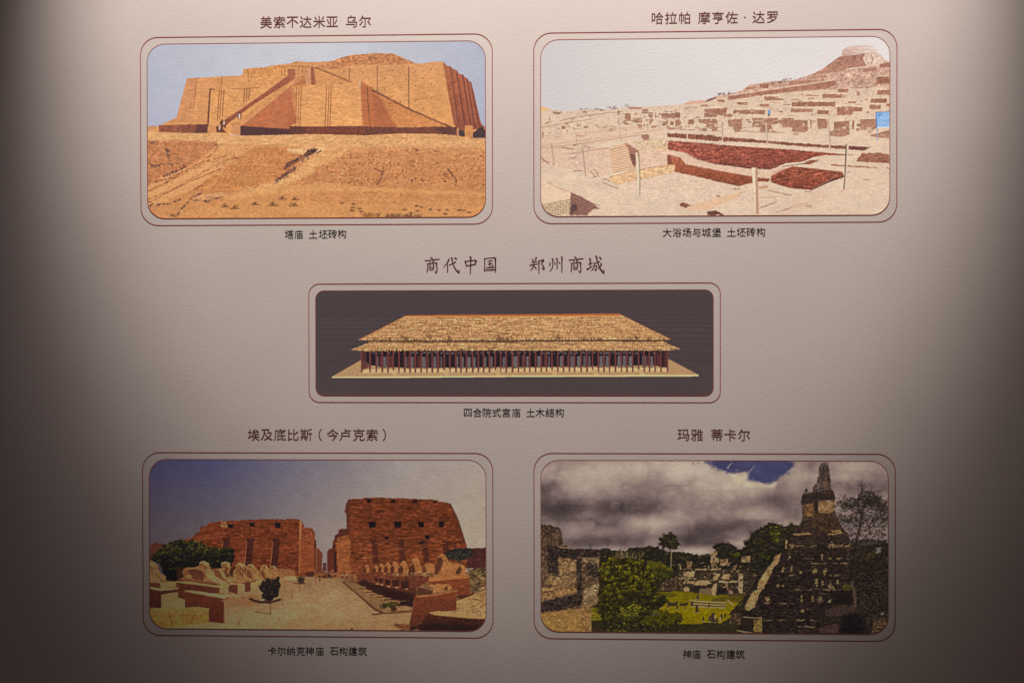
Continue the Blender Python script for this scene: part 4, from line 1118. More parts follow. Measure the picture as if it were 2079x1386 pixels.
    for k in range(9):
        x = 1800 - k * 26
        h = 36 + k * 3
        P.poly(S((x - 26, 440), (x - 22, 400 - h), (x - 8, 390 - h - 8), (x + 8, 400 - h), (x + 14, 430)), sand, rough=.4, f=.1)
        P.line(S((x - 14, 400 - h), (x - 6, 430)), sdk, 1.4, alpha=.8)
        P.poly(S((x - 24, 430), (x + 26, 425), (x + 24, 470 + k * 3), (x - 22, 475 + k * 3)), (168, 124, 80), f=.08)
        P.poly(S((x - 24, 440), (x - 4, 436), (x - 4, 480 + k * 3), (x - 22, 482 + k * 3)), (80, 42, 32))
    for x, top, sc, base in ((1560, 300, 1.0, 470), (1460, 290, 1.0, 490), (1300, 282, 1.15, 500)):
        P.poly(S((x - 60 * sc, base - 20), (x - 55 * sc, top + 40), (x - 30 * sc, top + 5), (x + 10 * sc, top), (x + 40 * sc, top + 40), (x + 80 * sc, top + 80), (x + 130 * sc, base - 40), (x + 120 * sc, base)), (146, 97, 57), rough=.4, f=.1, m=.09)
        P.poly(S((x - 40 * sc, top + 60), (x - 10 * sc, top + 90), (x + 20 * sc, base - 30), (x - 50 * sc, base - 20)), (98, 54, 34), f=.1, alpha=.85)
        P.line(S((x - 20 * sc, top + 14), (x + 16 * sc, top + 12), (x + 30 * sc, top + 40)), (196, 146, 96), 2, alpha=.8)
        P.dab(*S((x, top + 26))[0], 2.4, 2, (110, 66, 42))
        P.poly(S((x - 50 * sc, base - 18), (x + 130 * sc, base - 25), (x + 130 * sc, base + 10), (x - 50 * sc, base + 14)), (170, 124, 80), f=.08)
        P.poly(S((x - 40 * sc, base + 8), (x + 60 * sc, base), (x + 55 * sc, base + 80), (x - 35 * sc, base + 95)), (82, 42, 30), f=.1)
        P.poly(S((x + 60 * sc, base), (x + 125 * sc, base - 10), (x + 120 * sc, base + 50), (x + 60 * sc, base + 80)), (156, 112, 70), f=.08)
    # third and second sphinx
    P.poly(S((1085, 420), (1090, 360), (1120, 330), (1115, 300), (1150, 268), (1200, 275), (1245, 320), (1225, 335), (1225, 400), (1260, 440), (1350, 470), (1360, 510), (1200, 520), (1100, 470)), (142, 94, 55), rough=.3, f=.1, m=.1)
    P.poly(S((1160, 330), (1220, 340), (1215, 400), (1200, 440), (1160, 400)), (104, 60, 38), f=.1, alpha=.8)
    P.line(S((1120, 300), (1160, 275), (1210, 285), (1240, 318)), (196, 146, 96), 2, alpha=.8)
    P.poly(S((1215, 500), (1350, 480), (1340, 560), (1300, 600), (1225, 610)), (88, 46, 32), f=.1)
    P.poly(S((1290, 500), (1380, 485), (1375, 570), (1295, 600)), (160, 116, 72), f=.07)
    P.poly(S((840, 340), (900, 340), (960, 330), (945, 290), (960, 262), (1010, 255), (1055, 270), (1065, 330), (1045, 370), (1030, 420), (1100, 450), (1200, 470), (1225, 520), (1040, 540), (900, 480), (850, 400)), (142, 94, 55), rough=.3, f=.1, m=.1)
    P.poly(S((1000, 300), (1030, 330), (1030, 440), (1000, 460), (985, 380)), (98, 54, 34), f=.1, alpha=.9)
    P.poly(S((850, 350), (940, 350), (960, 430), (1010, 480), (900, 460)), (110, 64, 40), f=.1, alpha=.8)
    P.poly(S((910, 340), (960, 335), (1010, 440), (1100, 470), (1050, 490), (960, 430)), (178, 124, 76), f=.08, alpha=.8)
    P.line(S((955, 275), (1005, 262), (1050, 280)), (200, 150, 98), 2.4, alpha=.8)
    P.poly(S((1030, 500), (1225, 510), (1215, 545), (1140, 580), (1140, 640), (1035, 600)), (86, 44, 30), f=.1)
    P.poly(S((1140, 530), (1225, 520), (1225, 600), (1145, 640)), (164, 118, 74), f=.07)
    P.poly(S((1040, 500), (1225, 515), (1225, 530), (1040, 525)), (166, 116, 72))
    # first (large) sphinx
    P.poly(S((490, 380), (515, 335), (560, 320), (640, 322), (690, 300), (700, 262), (745, 248), (800, 275), (825, 320), (840, 360), (880, 420), (960, 465), (1030, 510), (1040, 540), (940, 540), (760, 490), (560, 465), (470, 460), (520, 430)),
           [(178, 118, 68), (150, 96, 58), (160, 106, 62)], rough=.3, f=.08, m=.07)
    P.poly(S((560, 350), (640, 340), (730, 370), (750, 440), (740, 480), (620, 465), (600, 430), (560, 400)), (92, 50, 34), f=.1, alpha=.9, soft=.5)
    P.poly(S((500, 380), (540, 345), (590, 380), (560, 420), (500, 430)), (120, 70, 44), alpha=.7, soft=.6)
    P.poly(S((745, 290), (790, 310), (780, 350), (740, 340)), (116, 72, 48), alpha=.8, soft=.5)
    P.poly(S((790, 330), (840, 360), (880, 430), (1020, 510), (960, 530), (820, 470), (770, 410)), (182, 128, 80), f=.1, m=.06, alpha=.85)
    P.line(S((700, 270), (745, 252), (800, 280)), (206, 152, 96), 2.4, alpha=.8)
    P.poly(S((455, 455), (560, 445), (620, 470), (930, 500), (940, 530), (460, 475)), (120, 70, 44), f=.1, m=.06)
    P.dab(*S((570, 430))[0], 6, 4, (166, 110, 64))
    P.poly(S((420, 480), (560, 485), (940, 540), (1050, 530), (1050, 545), (940, 565), (420, 500)), (176, 124, 74), rough=.2, f=.06)
    P.poly(S((430, 500), (940, 562), (920, 620), (780, 640), (520, 600), (525, 700), (430, 660)), (86, 44, 30), rough=.2, f=.1, m=.06)
    P.poly(S((930, 565), (1035, 555), (1030, 640), (930, 620)), (160, 112, 70), f=.07)
    P.poly(S((525, 590), (600, 592), (1045, 650), (1040, 670), (980, 690), (525, 605)), (178, 130, 84), rough=.2, f=.05)
    P.poly(S((525, 605), (980, 690), (985, 720), (990, 980), (800, 960), (805, 800), (525, 790)), [(96, 48, 30), (72, 34, 26)], f=.08, m=.06)
    P.poly(S((980, 690), (1045, 660), (1045, 710), (985, 725), (995, 985), (975, 975)), (128, 76, 46), f=.08)
    P.line(S((950, 715), (1045, 705)), (174, 122, 78), 1.4)
    # far-left plinth, half sphinx and the near block
    P.poly(S((108, 240), (160, 260), (210, 290), (215, 350), (250, 400), (300, 430), (305, 475), (108, 490)), (156, 112, 68), rough=.4, f=.08, m=.05)
    for p in (((115, 325), (200, 335)), ((180, 400), (250, 470)), ((130, 340), (150, 400))):
        P.line(S(*p), (98, 62, 42), 2, wob=.4, alpha=.8)
    P.poly(S((108, 485), (235, 490), (415, 490), (415, 545), (240, 580), (108, 545)), (168, 120, 74), rough=.3, f=.06)
    P.poly(S((108, 500), (235, 505), (240, 570), (108, 545)), (92, 50, 34), f=.1)
    P.poly(S((108, 545), (240, 572), (450, 560), (450, 575), (240, 600), (108, 570)), (178, 128, 80), f=.05)
    P.poly(S((108, 575), (240, 600), (440, 580), (440, 610), (250, 640), (250, 800), (108, 790)), [(78, 40, 30), (66, 32, 26)], f=.1, m=.05)
    P.poly(S((245, 640), (445, 610), (440, 680), (525, 700), (520, 800), (245, 810)), (160, 116, 70), f=.07, m=.05)
    P.poly(S((108, 800), (300, 810), (560, 790), (690, 785), (790, 800), (805, 830), (800, 970), (620, 1000), (400, 1050), (108, 1060)), [(160, 114, 58), (148, 101, 44), (140, 92, 38)], rough=.5, f=.07, m=.08, c=.06)
    for p, w in ((((330, 870), (360, 920), (370, 1010)), 3.4), (((620, 900), (600, 980)), 3), (((640, 860), (620, 900)), 2), (((110, 880), (330, 900), (600, 870)), 1.4)):
        P.line(S(*p), (100, 62, 36), w, wob=.8, alpha=.6)
    P.poly(S((108, 1010), (400, 1020), (800, 965), (1000, 990), (1400, 1065), (108, 1100)), (154, 114, 72), soft=1, alpha=.85, f=.05)
    P.dab(*S((1155, 968))[0], 1.8, 3.4, (116, 70, 42))
    for x, y, k in ((745, 290, 1.3), (1005, 300, 1.15), (1165, 300, 1.0), (1300, 312, .9), (1462, 322, .8), (1560, 330, .75)):
        P.dab(*S((x - 26 * k, y + 6 * k))[0], 2.6 * k, 3.4 * k, (112, 68, 42), .4, .7)
        P.dab(*S((x + 20 * k, y + 4 * k))[0], 3.0 * k, 2.4 * k, (184, 132, 82), .5, .8)
        P.line(S((x - 40 * k, y + 50 * k), (x - 8 * k, y + 70 * k), (x + 20 * k, y + 120 * k)), (86, 48, 32), 1.5 * k, alpha=.7)
        P.line(S((x + 10 * k, y + 60 * k), (x + 60 * k, y + 120 * k), (x + 130 * k, y + 170 * k)), (186, 134, 84), 1.4 * k, alpha=.65)
        P.dab(*S((x + 4 * k, y + 12 * k))[0], .9 * k, .9 * k, (48, 28, 22), 0, .9)
    # bush, ring and posts
    P.line(S((1290, 690), (1340, 720), (1500, 735), (1640, 700)), (58, 34, 28), 5, wob=.6)
    m = P.mask(S((1450, 715), (1420, 640), (1405, 560), (1430, 500), (1470, 470), (1510, 440), (1530, 470), (1580, 455), (1620, 440), (1640, 520), (1635, 600), (1610, 690), (1560, 720), (1490, 722)), 2.6, 3)
    P.put(m, (30, 24, 24), f=.25)
    P.scatter(m, 240, [(58, 46, 34), (32, 28, 26), (22, 20, 22), (80, 60, 40)], r=(.7, 1.8), alpha=.8)
    for k in range(40):
        a = P.rng.uniform(.2, 2.9)
        x, y = 1520 + math.cos(a) * 95, 560 - math.sin(a) * 110
        P.line(S((1520 + math.cos(a) * 50, 560 - math.sin(a) * 60), (x + P.rng.normal(0, 15), y + P.rng.normal(0, 12))), (44, 34, 30), .9, alpha=.9)
    P.dab(*S((1885, 475))[0], 7, 6, (48, 36, 30))
    P.scatter(P.mask(S((1840, 440), (1930, 430), (1930, 510), (1850, 510))), 40, [(40, 32, 28), (76, 58, 40)], r=(.8, 1.8), alpha=.9)
    P.line(S((1800, 505), (1870, 515), (1930, 508)), (70, 42, 34), 2)
    for x, y0, y1 in ((1530, 720, 870), (1665, 645, 750), (1778, 585, 680), (1866, 545, 610), (1930, 520, 550), (2055, 440, 510), (1203, 650, 690)):
        P.line(S((x, y0), (x, y1)), (104, 60, 42), 1.3)
    P.line(S((1340, 840), (1530, 868)), (90, 52, 38), 2, alpha=.9)
    P.line(S((1545, 715), (1640, 675)), (170, 120, 84), 1)
    # ---- right row of sphinxes
    bank = T((490, 390), (700, 385), (1140, 410), (1340, 430), (1330, 480), (1180, 560), (1190, 700), (1000, 715), (880, 700), (640, 600), (490, 510))
    P.poly(bank, [(104, 56, 38), (92, 48, 34), (54, 30, 26)], rough=.5, f=.12, m=.1)
    P.poly(T((490, 510), (640, 590), (880, 690), (1150, 705), (1150, 640), (1000, 600), (700, 520), (560, 470)), (42, 26, 24), soft=1.2, alpha=.85)
    for k, (x, y) in enumerate(((720, 470), (775, 480), (855, 500), (950, 510), (1065, 530))):
        w = 22 + k * 8
        P.poly(T((x - w, y - w * .9), (x + w * .6, y - w * .9), (x + w * .6, y + w * .9), (x - w, y + w * .7)), (46, 28, 26), f=.1, alpha=.8)
        P.dab(*T((x + 6, y + 46))[0], 3.4, 1.2, (180, 130, 90), alpha=.9)
    for x, y, s in ((605, 345, .75), (715, 345, .62), (780, 335, .8), (855, 330, .9), (935, 325, 1.05), (1040, 330, 1.25), (1180, 320, 1.6)):
        P.poly(T((x - 55 * s, y + 50 * s), (x - 50 * s, y + 5 * s), (x - 30 * s, y - 30 * s), (x - 25 * s, y - 55 * s), (x, y - 70 * s), (x + 18 * s, y - 55 * s), (x + 30 * s, y - 20 * s), (x + 52 * s, y + 15 * s), (x + 45 * s, y + 55 * s)),
               (150, 94, 54), rough=.35, f=.09, m=.06)
        P.poly(T((x - 55 * s, y + 50 * s), (x - 50 * s, y + 5 * s), (x - 20 * s, y - 30 * s), (x - 5 * s, y + 10 * s), (x - 10 * s, y + 55 * s)), (72, 38, 28), f=.1, alpha=.9)
        P.line(T((x - 22 * s, y - 52 * s), (x, y - 66 * s), (x + 18 * s, y - 50 * s), (x + 30 * s, y - 18 * s)), (184, 128, 80), 1.6, alpha=.75)
    P.poly(T((1250, 390), (1250, 330), (1290, 285), (1350, 270), (1400, 300), (1400, 390)), (152, 98, 56), rough=.3, f=.08)
    P.poly(T((1250, 390), (1255, 330), (1290, 300), (1310, 380)), (84, 46, 32), alpha=.8)
    P.scatter(P.mask(T((720, 390), (1330, 370), (1420, 410), (1300, 430), (900, 420))), 120, [(190, 136, 86), (78, 42, 30)], r=(.8, 2.6), flat=.4, ang=(-.2, .1), alpha=.8)
    # largest right sphinx on its plinth
    P.poly(T((1400, 410), (1405, 300), (1430, 270), (1420, 210), (1460, 180), (1510, 175), (1535, 210), (1560, 265), (1600, 290), (1690, 290), (1740, 305), (1770, 345), (1760, 385), (1800, 400), (1795, 425), (1400, 440)),
           [(142, 88, 50), (160, 104, 58), (146, 92, 54)], rough=.3, f=.07, m=.06)
    P.poly(T((1400, 410), (1405, 300), (1430, 270), (1425, 215), (1480, 205), (1500, 250), (1480, 330), (1440, 400)), (74, 42, 32), f=.1, alpha=.9, soft=.5)
    P.poly(T((1660, 350), (1700, 300), (1720, 360), (1690, 400), (1640, 400)), (66, 38, 30), alpha=.85, soft=.6)
    P.line(T((1460, 182), (1510, 178), (1535, 212), (1562, 268), (1690, 292), (1745, 310)), (196, 136, 84), 1.8, alpha=.7)
    P.poly(T((1330, 440), (1600, 420), (1810, 430), (1815, 450), (1500, 480), (1330, 492)), (160, 100, 56), rough=.3, f=.07)
    P.poly(T((1330, 490), (1815, 445), (1815, 640), (1680, 660), (1650, 590), (1330, 520)), [(120, 62, 36), (104, 52, 34)], rough=.3, f=.1, m=.08, s=.05)
    P.poly(T((1640, 660), (1815, 640), (1860, 610), (1860, 640), (1700, 700)), (70, 38, 30), f=.1)
    # rubble at the far right
    P.poly(T((1790, 350), (2000, 320), (2000, 640), (1860, 630), (1815, 560), (1815, 430)), (96, 74, 48), rough=.5, f=.15, m=.12)
    P.scatter(P.mask(T((1790, 350), (2000, 330), (2000, 600), (1830, 590))), 130, [(150, 116, 74), (44, 36, 30), (120, 88, 54), (70, 60, 36)], r=(1, 4), flat=.45, ang=(-.4, .1), alpha=.8)
    P.poly(T((1650, 720), (1860, 640), (2000, 580), (2000, 920), (1800, 900), (1340, 850), (1650, 830)), [(150, 112, 70), (164, 124, 80)], rough=.3, f=.07, m=.08, s=.08)
    for p in (((1830, 830), (1880, 850), (1930, 830)), ((1930, 650), (2000, 640)), ((1860, 690), (1960, 720)), ((1940, 780), (2000, 750)), ((1840, 590), (1990, 520))):
        P.line(T(*p), (92, 60, 38), 2.2, wob=.5, alpha=.7)
    # near right plinth with little lion
    P.poly(T((1190, 620), (1215, 540), (1260, 535), (1285, 570), (1380, 600), (1370, 635), (1200, 650)), (78, 46, 34), rough=.3, f=.1)
    P.poly(T((1210, 545), (1255, 533), (1285, 565), (1240, 560)), (150, 98, 58), alpha=.8)
    P.poly(T((1330, 530), (1360, 515), (1400, 525), (1450, 515), (1500, 520), (1560, 512), (1600, 545), (1605, 590), (1520, 600), (1380, 625), (1390, 570)), (158, 104, 60), rough=.3, f=.08, m=.06)
    P.poly(T((1500, 590), (1530, 540), (1560, 560), (1550, 595)), (74, 44, 32), alpha=.8)
    P.poly(T((1180, 655), (1400, 635), (1670, 585), (1670, 605), (1400, 660), (1180, 680)), (146, 90, 54), f=.06)
    P.poly(T((1165, 675), (1400, 655), (1655, 605), (1655, 830), (1340, 840), (1290, 880), (1250, 1000), (1110, 1050), (1110, 990), (1140, 850)), [(108, 56, 34), (96, 48, 32), (76, 40, 30)], rough=.3, f=.08, m=.06)
    P.poly(T((1330, 850), (1450, 830), (1560, 850), (1700, 860), (1850, 890), (2000, 905), (2000, 930), (1700, 910), (1400, 880)), (166, 120, 74), rough=.4, f=.07)
    P.poly(T((1330, 860), (1400, 882), (1700, 912), (2000, 930), (2000, 1085), (1100, 1085), (1110, 1030), (1250, 980), (1290, 880)), [(70, 38, 28), (44, 26, 24)], f=.12, m=.1)
    P.poly(T((1300, 980), (1900, 1000), (1900, 1085), (1150, 1085)), (32, 22, 22), soft=2, alpha=.6)
    P.poly(T((1090, 1075), (1190, 1045), (1260, 1075)), (140, 104, 70), f=.1)
    P.poly(T((930, 975), (1000, 985), (1100, 990), (1110, 1040), (1010, 1040), (930, 1015)), (104, 60, 38), rough=.5, f=.12, m=.1)
    P.line(T((890, 1075), (1110, 1040)), (80, 46, 34), 2, alpha=.9)
    P.dab(*T((430, 1045))[0], 2.2, 2.4, (64, 40, 32))
    # kerb of the right-hand bed
    P.line(T((322, 492), (500, 640), (700, 815), (790, 850)), (86, 48, 34), 2.2, taper=5)
    P.line(T((670, 875), (800, 860), (1130, 838)), (92, 54, 38), 3.4, wob=.3)
    P.line(T((310, 490), (500, 490)), (90, 54, 38), 1.3)
    P.poly(T((345, 500), (490, 515), (640, 605), (880, 705), (1010, 720), (1140, 720), (1130, 825), (790, 845), (720, 800)), (136, 102, 66), f=.06, alpha=.6)
    for x, y in ((545, 555), (615, 600), (670, 630), (750, 655), (840, 685), (920, 720)):
        P.line(T((x - 50, y), (x + 40, y + 2)), (150, 108, 68), 3, alpha=.9, wob=.3)
        P.line(T((x - 30, y + 14), (x + 45, y + 12)), (46, 30, 26), 2, alpha=.8, wob=.3)
    m = P.mask(T((740, 770), (800, 740), (900, 730), (1000, 740), (940, 780), (850, 790), (780, 810)), 1.2)
    P.put(m, (58, 52, 30), f=.2)
    P.scatter(m, 80, [(96, 84, 40), (48, 44, 28)], r=(.8, 2), alpha=.8)
    P.poly(T((880, 790), (920, 765), (960, 800), (940, 835), (890, 835)), (64, 40, 30), rough=.4)
    P.poly(T((960, 800), (1050, 775), (1120, 800), (1110, 820), (960, 825)), (150, 110, 70), rough=.3, f=.06)
    P.poly(T((960, 770), (1000, 730), (1150, 700), (1145, 790), (1060, 770)), (44, 28, 26), rough=.5)
    for x, y0, y1 in ((413, 495, 565), (472, 545, 605), (560, 580, 680), (650, 625, 755), (780, 710, 830)):
        P.line(T((x, y0), (x, y1)), (116, 74, 50), 1.2)
    # the far-left foreground of the print is deeper in tone
    gx = np.interp(np.arange(P.w) / SS + P.x0, [300, 330, 400, 460, 580], [.66, .70, .82, .92, 1.0])[None, :, None]
    gy = np.clip((np.arange(P.h) / SS + P.y0 - 1110) / 40, 0, 1)[:, None, None]
    P.img *= (1 - gy * (1 - gx)).astype(np.float32)
    return P

def paint_jungle_temple():
    P = Painting(1095, 930, 1807, 1291, 55)
    U, V, W, X_ = zone(1080, 860, 5.544), zone(1445, 860, 5.544), zone(1080, 1095, 5.544), zone(1445, 1095, 5.544)
    # ---- cloudy sky: broad light and dark masses, then billows
    base = np.zeros((P.h, P.w), np.float32) + .52
    yy, xx = np.mgrid[0:P.h, 0:P.w].astype(np.float32)

    def blob(z, cx, cy, rx, ry, v):
        (px, py), = z((cx, cy))
        px, py = (px - P.x0) * SS, (py - P.y0) * SS
        r = 5.544 / SS
        d = ((xx - px) / (rx / r)) ** 2 + ((yy - py) / (ry / r)) ** 2
        base[:] += 1.35 * v * np.exp(-d)
    for a in ((U, 700, 560, 520, 170, .20), (U, 1150, 470, 400, 110, .16), (U, 1750, 500, 330, 160, .30), (U, 560, 700, 200, 120, .08), (U, 130, 700, 220, 120, -.16), (U, 300, 960, 420, 140, -.24), (U, 900, 960, 420, 90, -.14),
              (U, 1180, 920, 260, 100, -.14), (U, 1350, 1110, 280, 80, .18), (U, 550, 1190, 260, 50, .07), (U, 820, 1130, 200, 60, -.12), (U, 900, 1290, 400, 70, -.10), (U, 1900, 1250, 300, 110, -.16), (U, 1750, 1080, 160, 60, .06), (U, 1900, 800, 250, 120, .0),
              (U, 1700, 1300, 250, 50, -.1), (V, 150, 680, 260, 160, .24), (V, 520, 720, 200, 80, .22), (V, 500, 1000, 300, 80, .12), (V, 770, 900, 200, 110, -.16), (V, 100, 900, 160, 110, .04), (V, 200, 1150, 400, 90, -.14), (V, 970, 600, 150, 110, .22),
              (V, 1080, 650, 90, 40, -.08), (V, 1600, 470, 260, 90, .24), (V, 1500, 600, 200, 60, .12), (V, 1750, 720, 260, 60, -.10), (V, 1700, 820, 300, 60, .04), (V, 900, 1130, 160, 60, .08), (W, 700, 40, 500, 60, -.12), (W, 950, 110, 300, 40, .16), (W, 1850, 130, 250, 40, .20), (W, 1900, 40, 250, 40, -.10), (X_, 150, 40, 150, 40, -.1), (X_, 300, 40, 100, 40, .18)):
        blob(*a)
    nz = .012 * P.tex['l'] + .012 * P.tex['c'] + .01 * vnoise(P.rng, P.h, P.w, 12, 22)
    for size, amp in ((70, .050), (38, .042), (20, .026), (11, .014), (6, .006)):
        n_ = vnoise(P.rng, P.h, P.w, size, size * 1.35)
        nz = nz + amp * (np.abs(n_) * 1.5 - .85)
    v = np.clip((base - .5) * 1.12 + .54 + nz, 0.10, 1.1)
    stops = np.array([0.1, .3, .5, .7, .9, 1.1])
    cols = np.array([(64, 52, 51), (88, 74, 72), (122, 104, 100), (152, 132, 121), (174, 156, 140), (190, 174, 156)], np.float32)
    P.img[:] = np.stack([np.interp(v, stops, cols[:, k]) for k in range(3)], -1)
    lr = np.linspace(1.03, .93, P.w)[None, :, None]
    P.img *= lr
    # blue rent in the cloud
    blue = P.mask(U((1880, 400), (2079, 400), (2079, 500), (1980, 450)), 1.2)
    blue = np.maximum(blue, P.mask(V((0, 400), (930, 400), (900, 490), (860, 540), (790, 590), (750, 640), (690, 655), (610, 685), (520, 655), (440, 635), (385, 640), (390, 590), (420, 550), (400, 520), (330, 550), (210, 570), (120, 520), (40, 470), (0, 450)), 1.2))
    edge_ = boxblur(blue, 12) + .20 * vnoise(P.rng, P.h, P.w, 22, 26) + .10 * vnoise(P.rng, P.h, P.w, 9, 11) + .05 * P.tex['m']
    gate_ = np.clip(boxblur(blue, 14) * 5, 0, 1)
    P.put((gate_ * np.clip((edge_ - .24) * 2.1, 0, 1)).astype(np.float32), (64, 63, 94), f=.03, c=.04)
    for p in (((380, 620), (430, 530), (480, 470)), ((180, 490), (230, 440)), ((860, 540), (940, 480))):
        P.line(V(*p), (150, 134, 140), 5, taper=1.5, alpha=.65, wob=.6)
    em = P.mask(V((200, 575), (400, 530), (385, 645), (520, 660), (610, 690), (750, 645), (700, 720), (300, 700)), .8)
    P.put(boxblur(em, 4), (196, 178, 148), alpha=.7, c=.05, m=.04)
    for x, y in ((1815, 448), (1870, 440)):
        P.dab(*U((x, y))[0], 2.4, 1.6, (110, 98, 104), alpha=.7)

    P.keep_sky()
    P.detail = .5

    def leaves(m, n, cols, r=(.8, 2.2), shade=None, base_=None):
        if base_ is not None:
            P.put(m, base_, f=.25, m=.15)
        P.scatter(m, n, cols, r=r, flat=.75, ang=(-1, 1), alpha=.8, shade=shade, jit=.18)

    P.poly([(1090, 1140), (1300, 1128), (1560, 1130), (1812, 1100), (1812, 1296), (1090, 1296)], (40, 33, 26), rough=1, f=.2, m=.15)
    dk = [(30, 28, 22), (42, 38, 26), (58, 50, 30), (24, 22, 20)]
    # ---- horizon forest
    hz = P.mask(W((750, 110), (830, 90), (900, 120), (1060, 130), (1090, 95), (1180, 85), (1260, 75), (1340, 70), (1420, 90), (1520, 130), (1640, 130), (1750, 150), (1900, 180), (2030, 150), (2079, 120))
                + X_((0, 80), (60, 40), (140, 30), (250, 60), (300, 110), (380, 90), (380, 60), (350, 40), (420, 0), (440, -60), (500, -110), (650, -190), (760, -180), (850, -150), (900, -190), (950, -160), (950, 300), (500, 350), (0, 330))
                + W((1700, 330), (750, 330)), 1.0, 2)
    leaves(hz, 500, dk + [(74, 66, 38), (52, 46, 40)], r=(.9, 2.4), base_=(34, 30, 24))
    P.clumps(hz, 260, (3.5, 7.5), [(86, 76, 34), (60, 53, 30), (42, 37, 26), (30, 26, 22), (22, 19, 18)], per=18)
    # tall thin tree
    m = P.mask(W((1410, 45), (1445, 20), (1430, -5), (1480, -30), (1470, -55), (1530, -60), (1550, -88), (1590, -62), (1640, -50), (1610, -10), (1650, 10), (1640, 35), (1680, 60), (1640, 75), (1650, 110), (1590, 95), (1550, 118), (1520, 85), (1460, 100), (1470, 60)), 1.4, 2)
    leaves(m, 200, dk + [(66, 58, 30)], base_=(34, 30, 22))
    P.line(W((1570, 100), (1568, 220), (1562, 340)), (120, 104, 78), 1.8, taper=2.4)
    # pale bare twigs above the green tree
    for k in range(46):
        (px, py), = W((P.rng.uniform(930, 1240), P.rng.uniform(190, 225)))
        P.line([(px, py), (px + P.rng.normal(0, 5), py - P.rng.uniform(6, 15))], (128, 108, 66), .9, alpha=.7, wob=.5)
    # brighter crowns on the ridge
    for z, pts, c in ((X_, ((240, 150), (300, 140), (330, 190), (260, 190)), (96, 98, 30)), (V, ((650, 1160), (760, 1150), (770, 1290), (700, 1331), (650, 1250)), (110, 110, 22)), (X_, ((540, 140), (650, 190), (660, 240), (520, 200)), (78, 78, 28)), (X_, ((690, 0), (760, 0), (740, 20)), (110, 112, 24))):
        P.scatter(P.mask(z(*pts), 1), 60, [c, tuple(k * .7 for k in c), tuple(k * .5 for k in c)], r=(.8, 2), alpha=.8)
    # ---- distant ruins on terraces
    ru = [(138, 112, 78), (116, 90, 62), (150, 124, 86)]
    P.poly(W((1650, 340), (2079, 330)) + X_((350, 330), (480, 390), (500, 600), (380, 640), (0, 640)) + W((2079, 640), (1880, 640), (1700, 560), (1420, 580), (1450, 480), (1640, 430)), (52, 42, 32), rough=.8, f=.2, m=.15)
    P.scatter(P.mask(W((1430, 430), (1700, 400), (1700, 560), (1450, 570))), 90, [(104, 78, 54), (66, 50, 36), (132, 102, 70)], r=(.8, 2), alpha=.8)
    for z, x0, y0, x1, y1 in ((W, 1740, 250, 1800, 330), (W, 1650, 270, 1680, 330), (W, 1700, 350, 1830, 420), (W, 1830, 325, 2079, 340), (W, 1700, 470, 1830, 495), (W, 1660, 430, 1850, 440), (W, 1730, 445, 1760, 490), (W, 2010, 130, 2079, 200), (W, 2010, 210, 2079, 265), (W, 2040, 370, 2079, 460),
                              (X_, 0, 320, 100, 335), (X_, 0, 200, 80, 260), (X_, 20, 130, 60, 200), (X_, 95, 220, 180, 290), (X_, 330, 190, 430, 250), (X_, 210, 340, 310, 360), (X_, 300, 380, 350, 600), (X_, 80, 460, 300, 480), (X_, 370, 398, 510, 404), (X_, 165, 480, 178, 590), (X_, 0, 270, 60, 310), (X_, 100, 260, 200, 285)):
        P.poly(z((x0, y0 + P.rng.normal(0, 4)), (x1, y0 + P.rng.normal(0, 4)), (x1, y1), (x0, y1)), ru[P.rng.integers(0, 3)], rough=.5, step=2, f=.12, m=.12)
        if y1 - y0 > 40:
            for k in range(3):
                P.dab(*z((P.rng.uniform(x0, x1), P.rng.uniform(y0, y1)))[0], 1.3, 2.6, (44, 34, 28), alpha=.8)
    # small broken masonry over the terraces
    for k in range(170):
        x, y = P.rng.uniform(1378, 1532), P.rng.uniform(1140, 1206)
        w, h = P.rng.uniform(1.4, 5.5), P.rng.uniform(1.0, 3.2)
        t = P.rng.random()
        c = (150, 122, 84) if t < .3 else (112, 88, 62) if t < .55 else (36, 29, 25)
        P.poly([(x, y), (x + w, y + P.rng.normal(0, .3)), (x + w, y + h), (x, y + h)], c, rough=.25, step=1.2, alpha=.8, f=.1)
    # thatched shelters
    for z, roof, lg in ((W, ((1830, 480), (1870, 455), (1990, 455), (2020, 490), (1980, 500), (1960, 510), (1820, 510)), 1), (X_, ((10, 450), (45, 380), (100, 380), (60, 455)), 1), (X_, ((105, 430), (130, 385), (205, 385), (195, 440), (120, 445)), 1),
                        (W, ((1700, 545), (1730, 525), (1775, 545), (1765, 580), (1710, 580)), 0), (W, ((1500, 660), (1540, 640), (1620, 625), (1645, 650), (1640, 680), (1580, 700)), 1), (W, ((1660, 660), (1690, 640), (1730, 635), (1760, 690), (1690, 710)), 1)):
        P.poly(z(*roof), (156, 124, 84), rough=.3, f=.1, m=.06)
        P.line(z(roof[0], roof[-1]), (60, 44, 34), 1.4, alpha=.7)
    P.poly(W((1880, 550), (2030, 545), (2060, 560), (2010, 630), (1890, 620)), (104, 84, 62), rough=.4, f=.1)
    P.poly(W((1790, 530), (1890, 520), (1880, 600), (1860, 640), (1800, 590)), (40, 32, 28), rough=.6, f=.2)
    P.poly(X_((0, 550), (30, 490), (60, 490), (45, 620), (10, 640)), (150, 122, 84), rough=.4, f=.1)
    P.poly(X_((60, 540), (170, 540), (170, 600), (60, 605)), (34, 26, 24))
    P.dab(*X_((215, 590))[0], 4, 4, (140, 106, 90), alpha=.8)
    # ---- lawns
    grass = [(98, 96, 22), (112, 108, 26), (84, 82, 22), (74, 70, 24)]
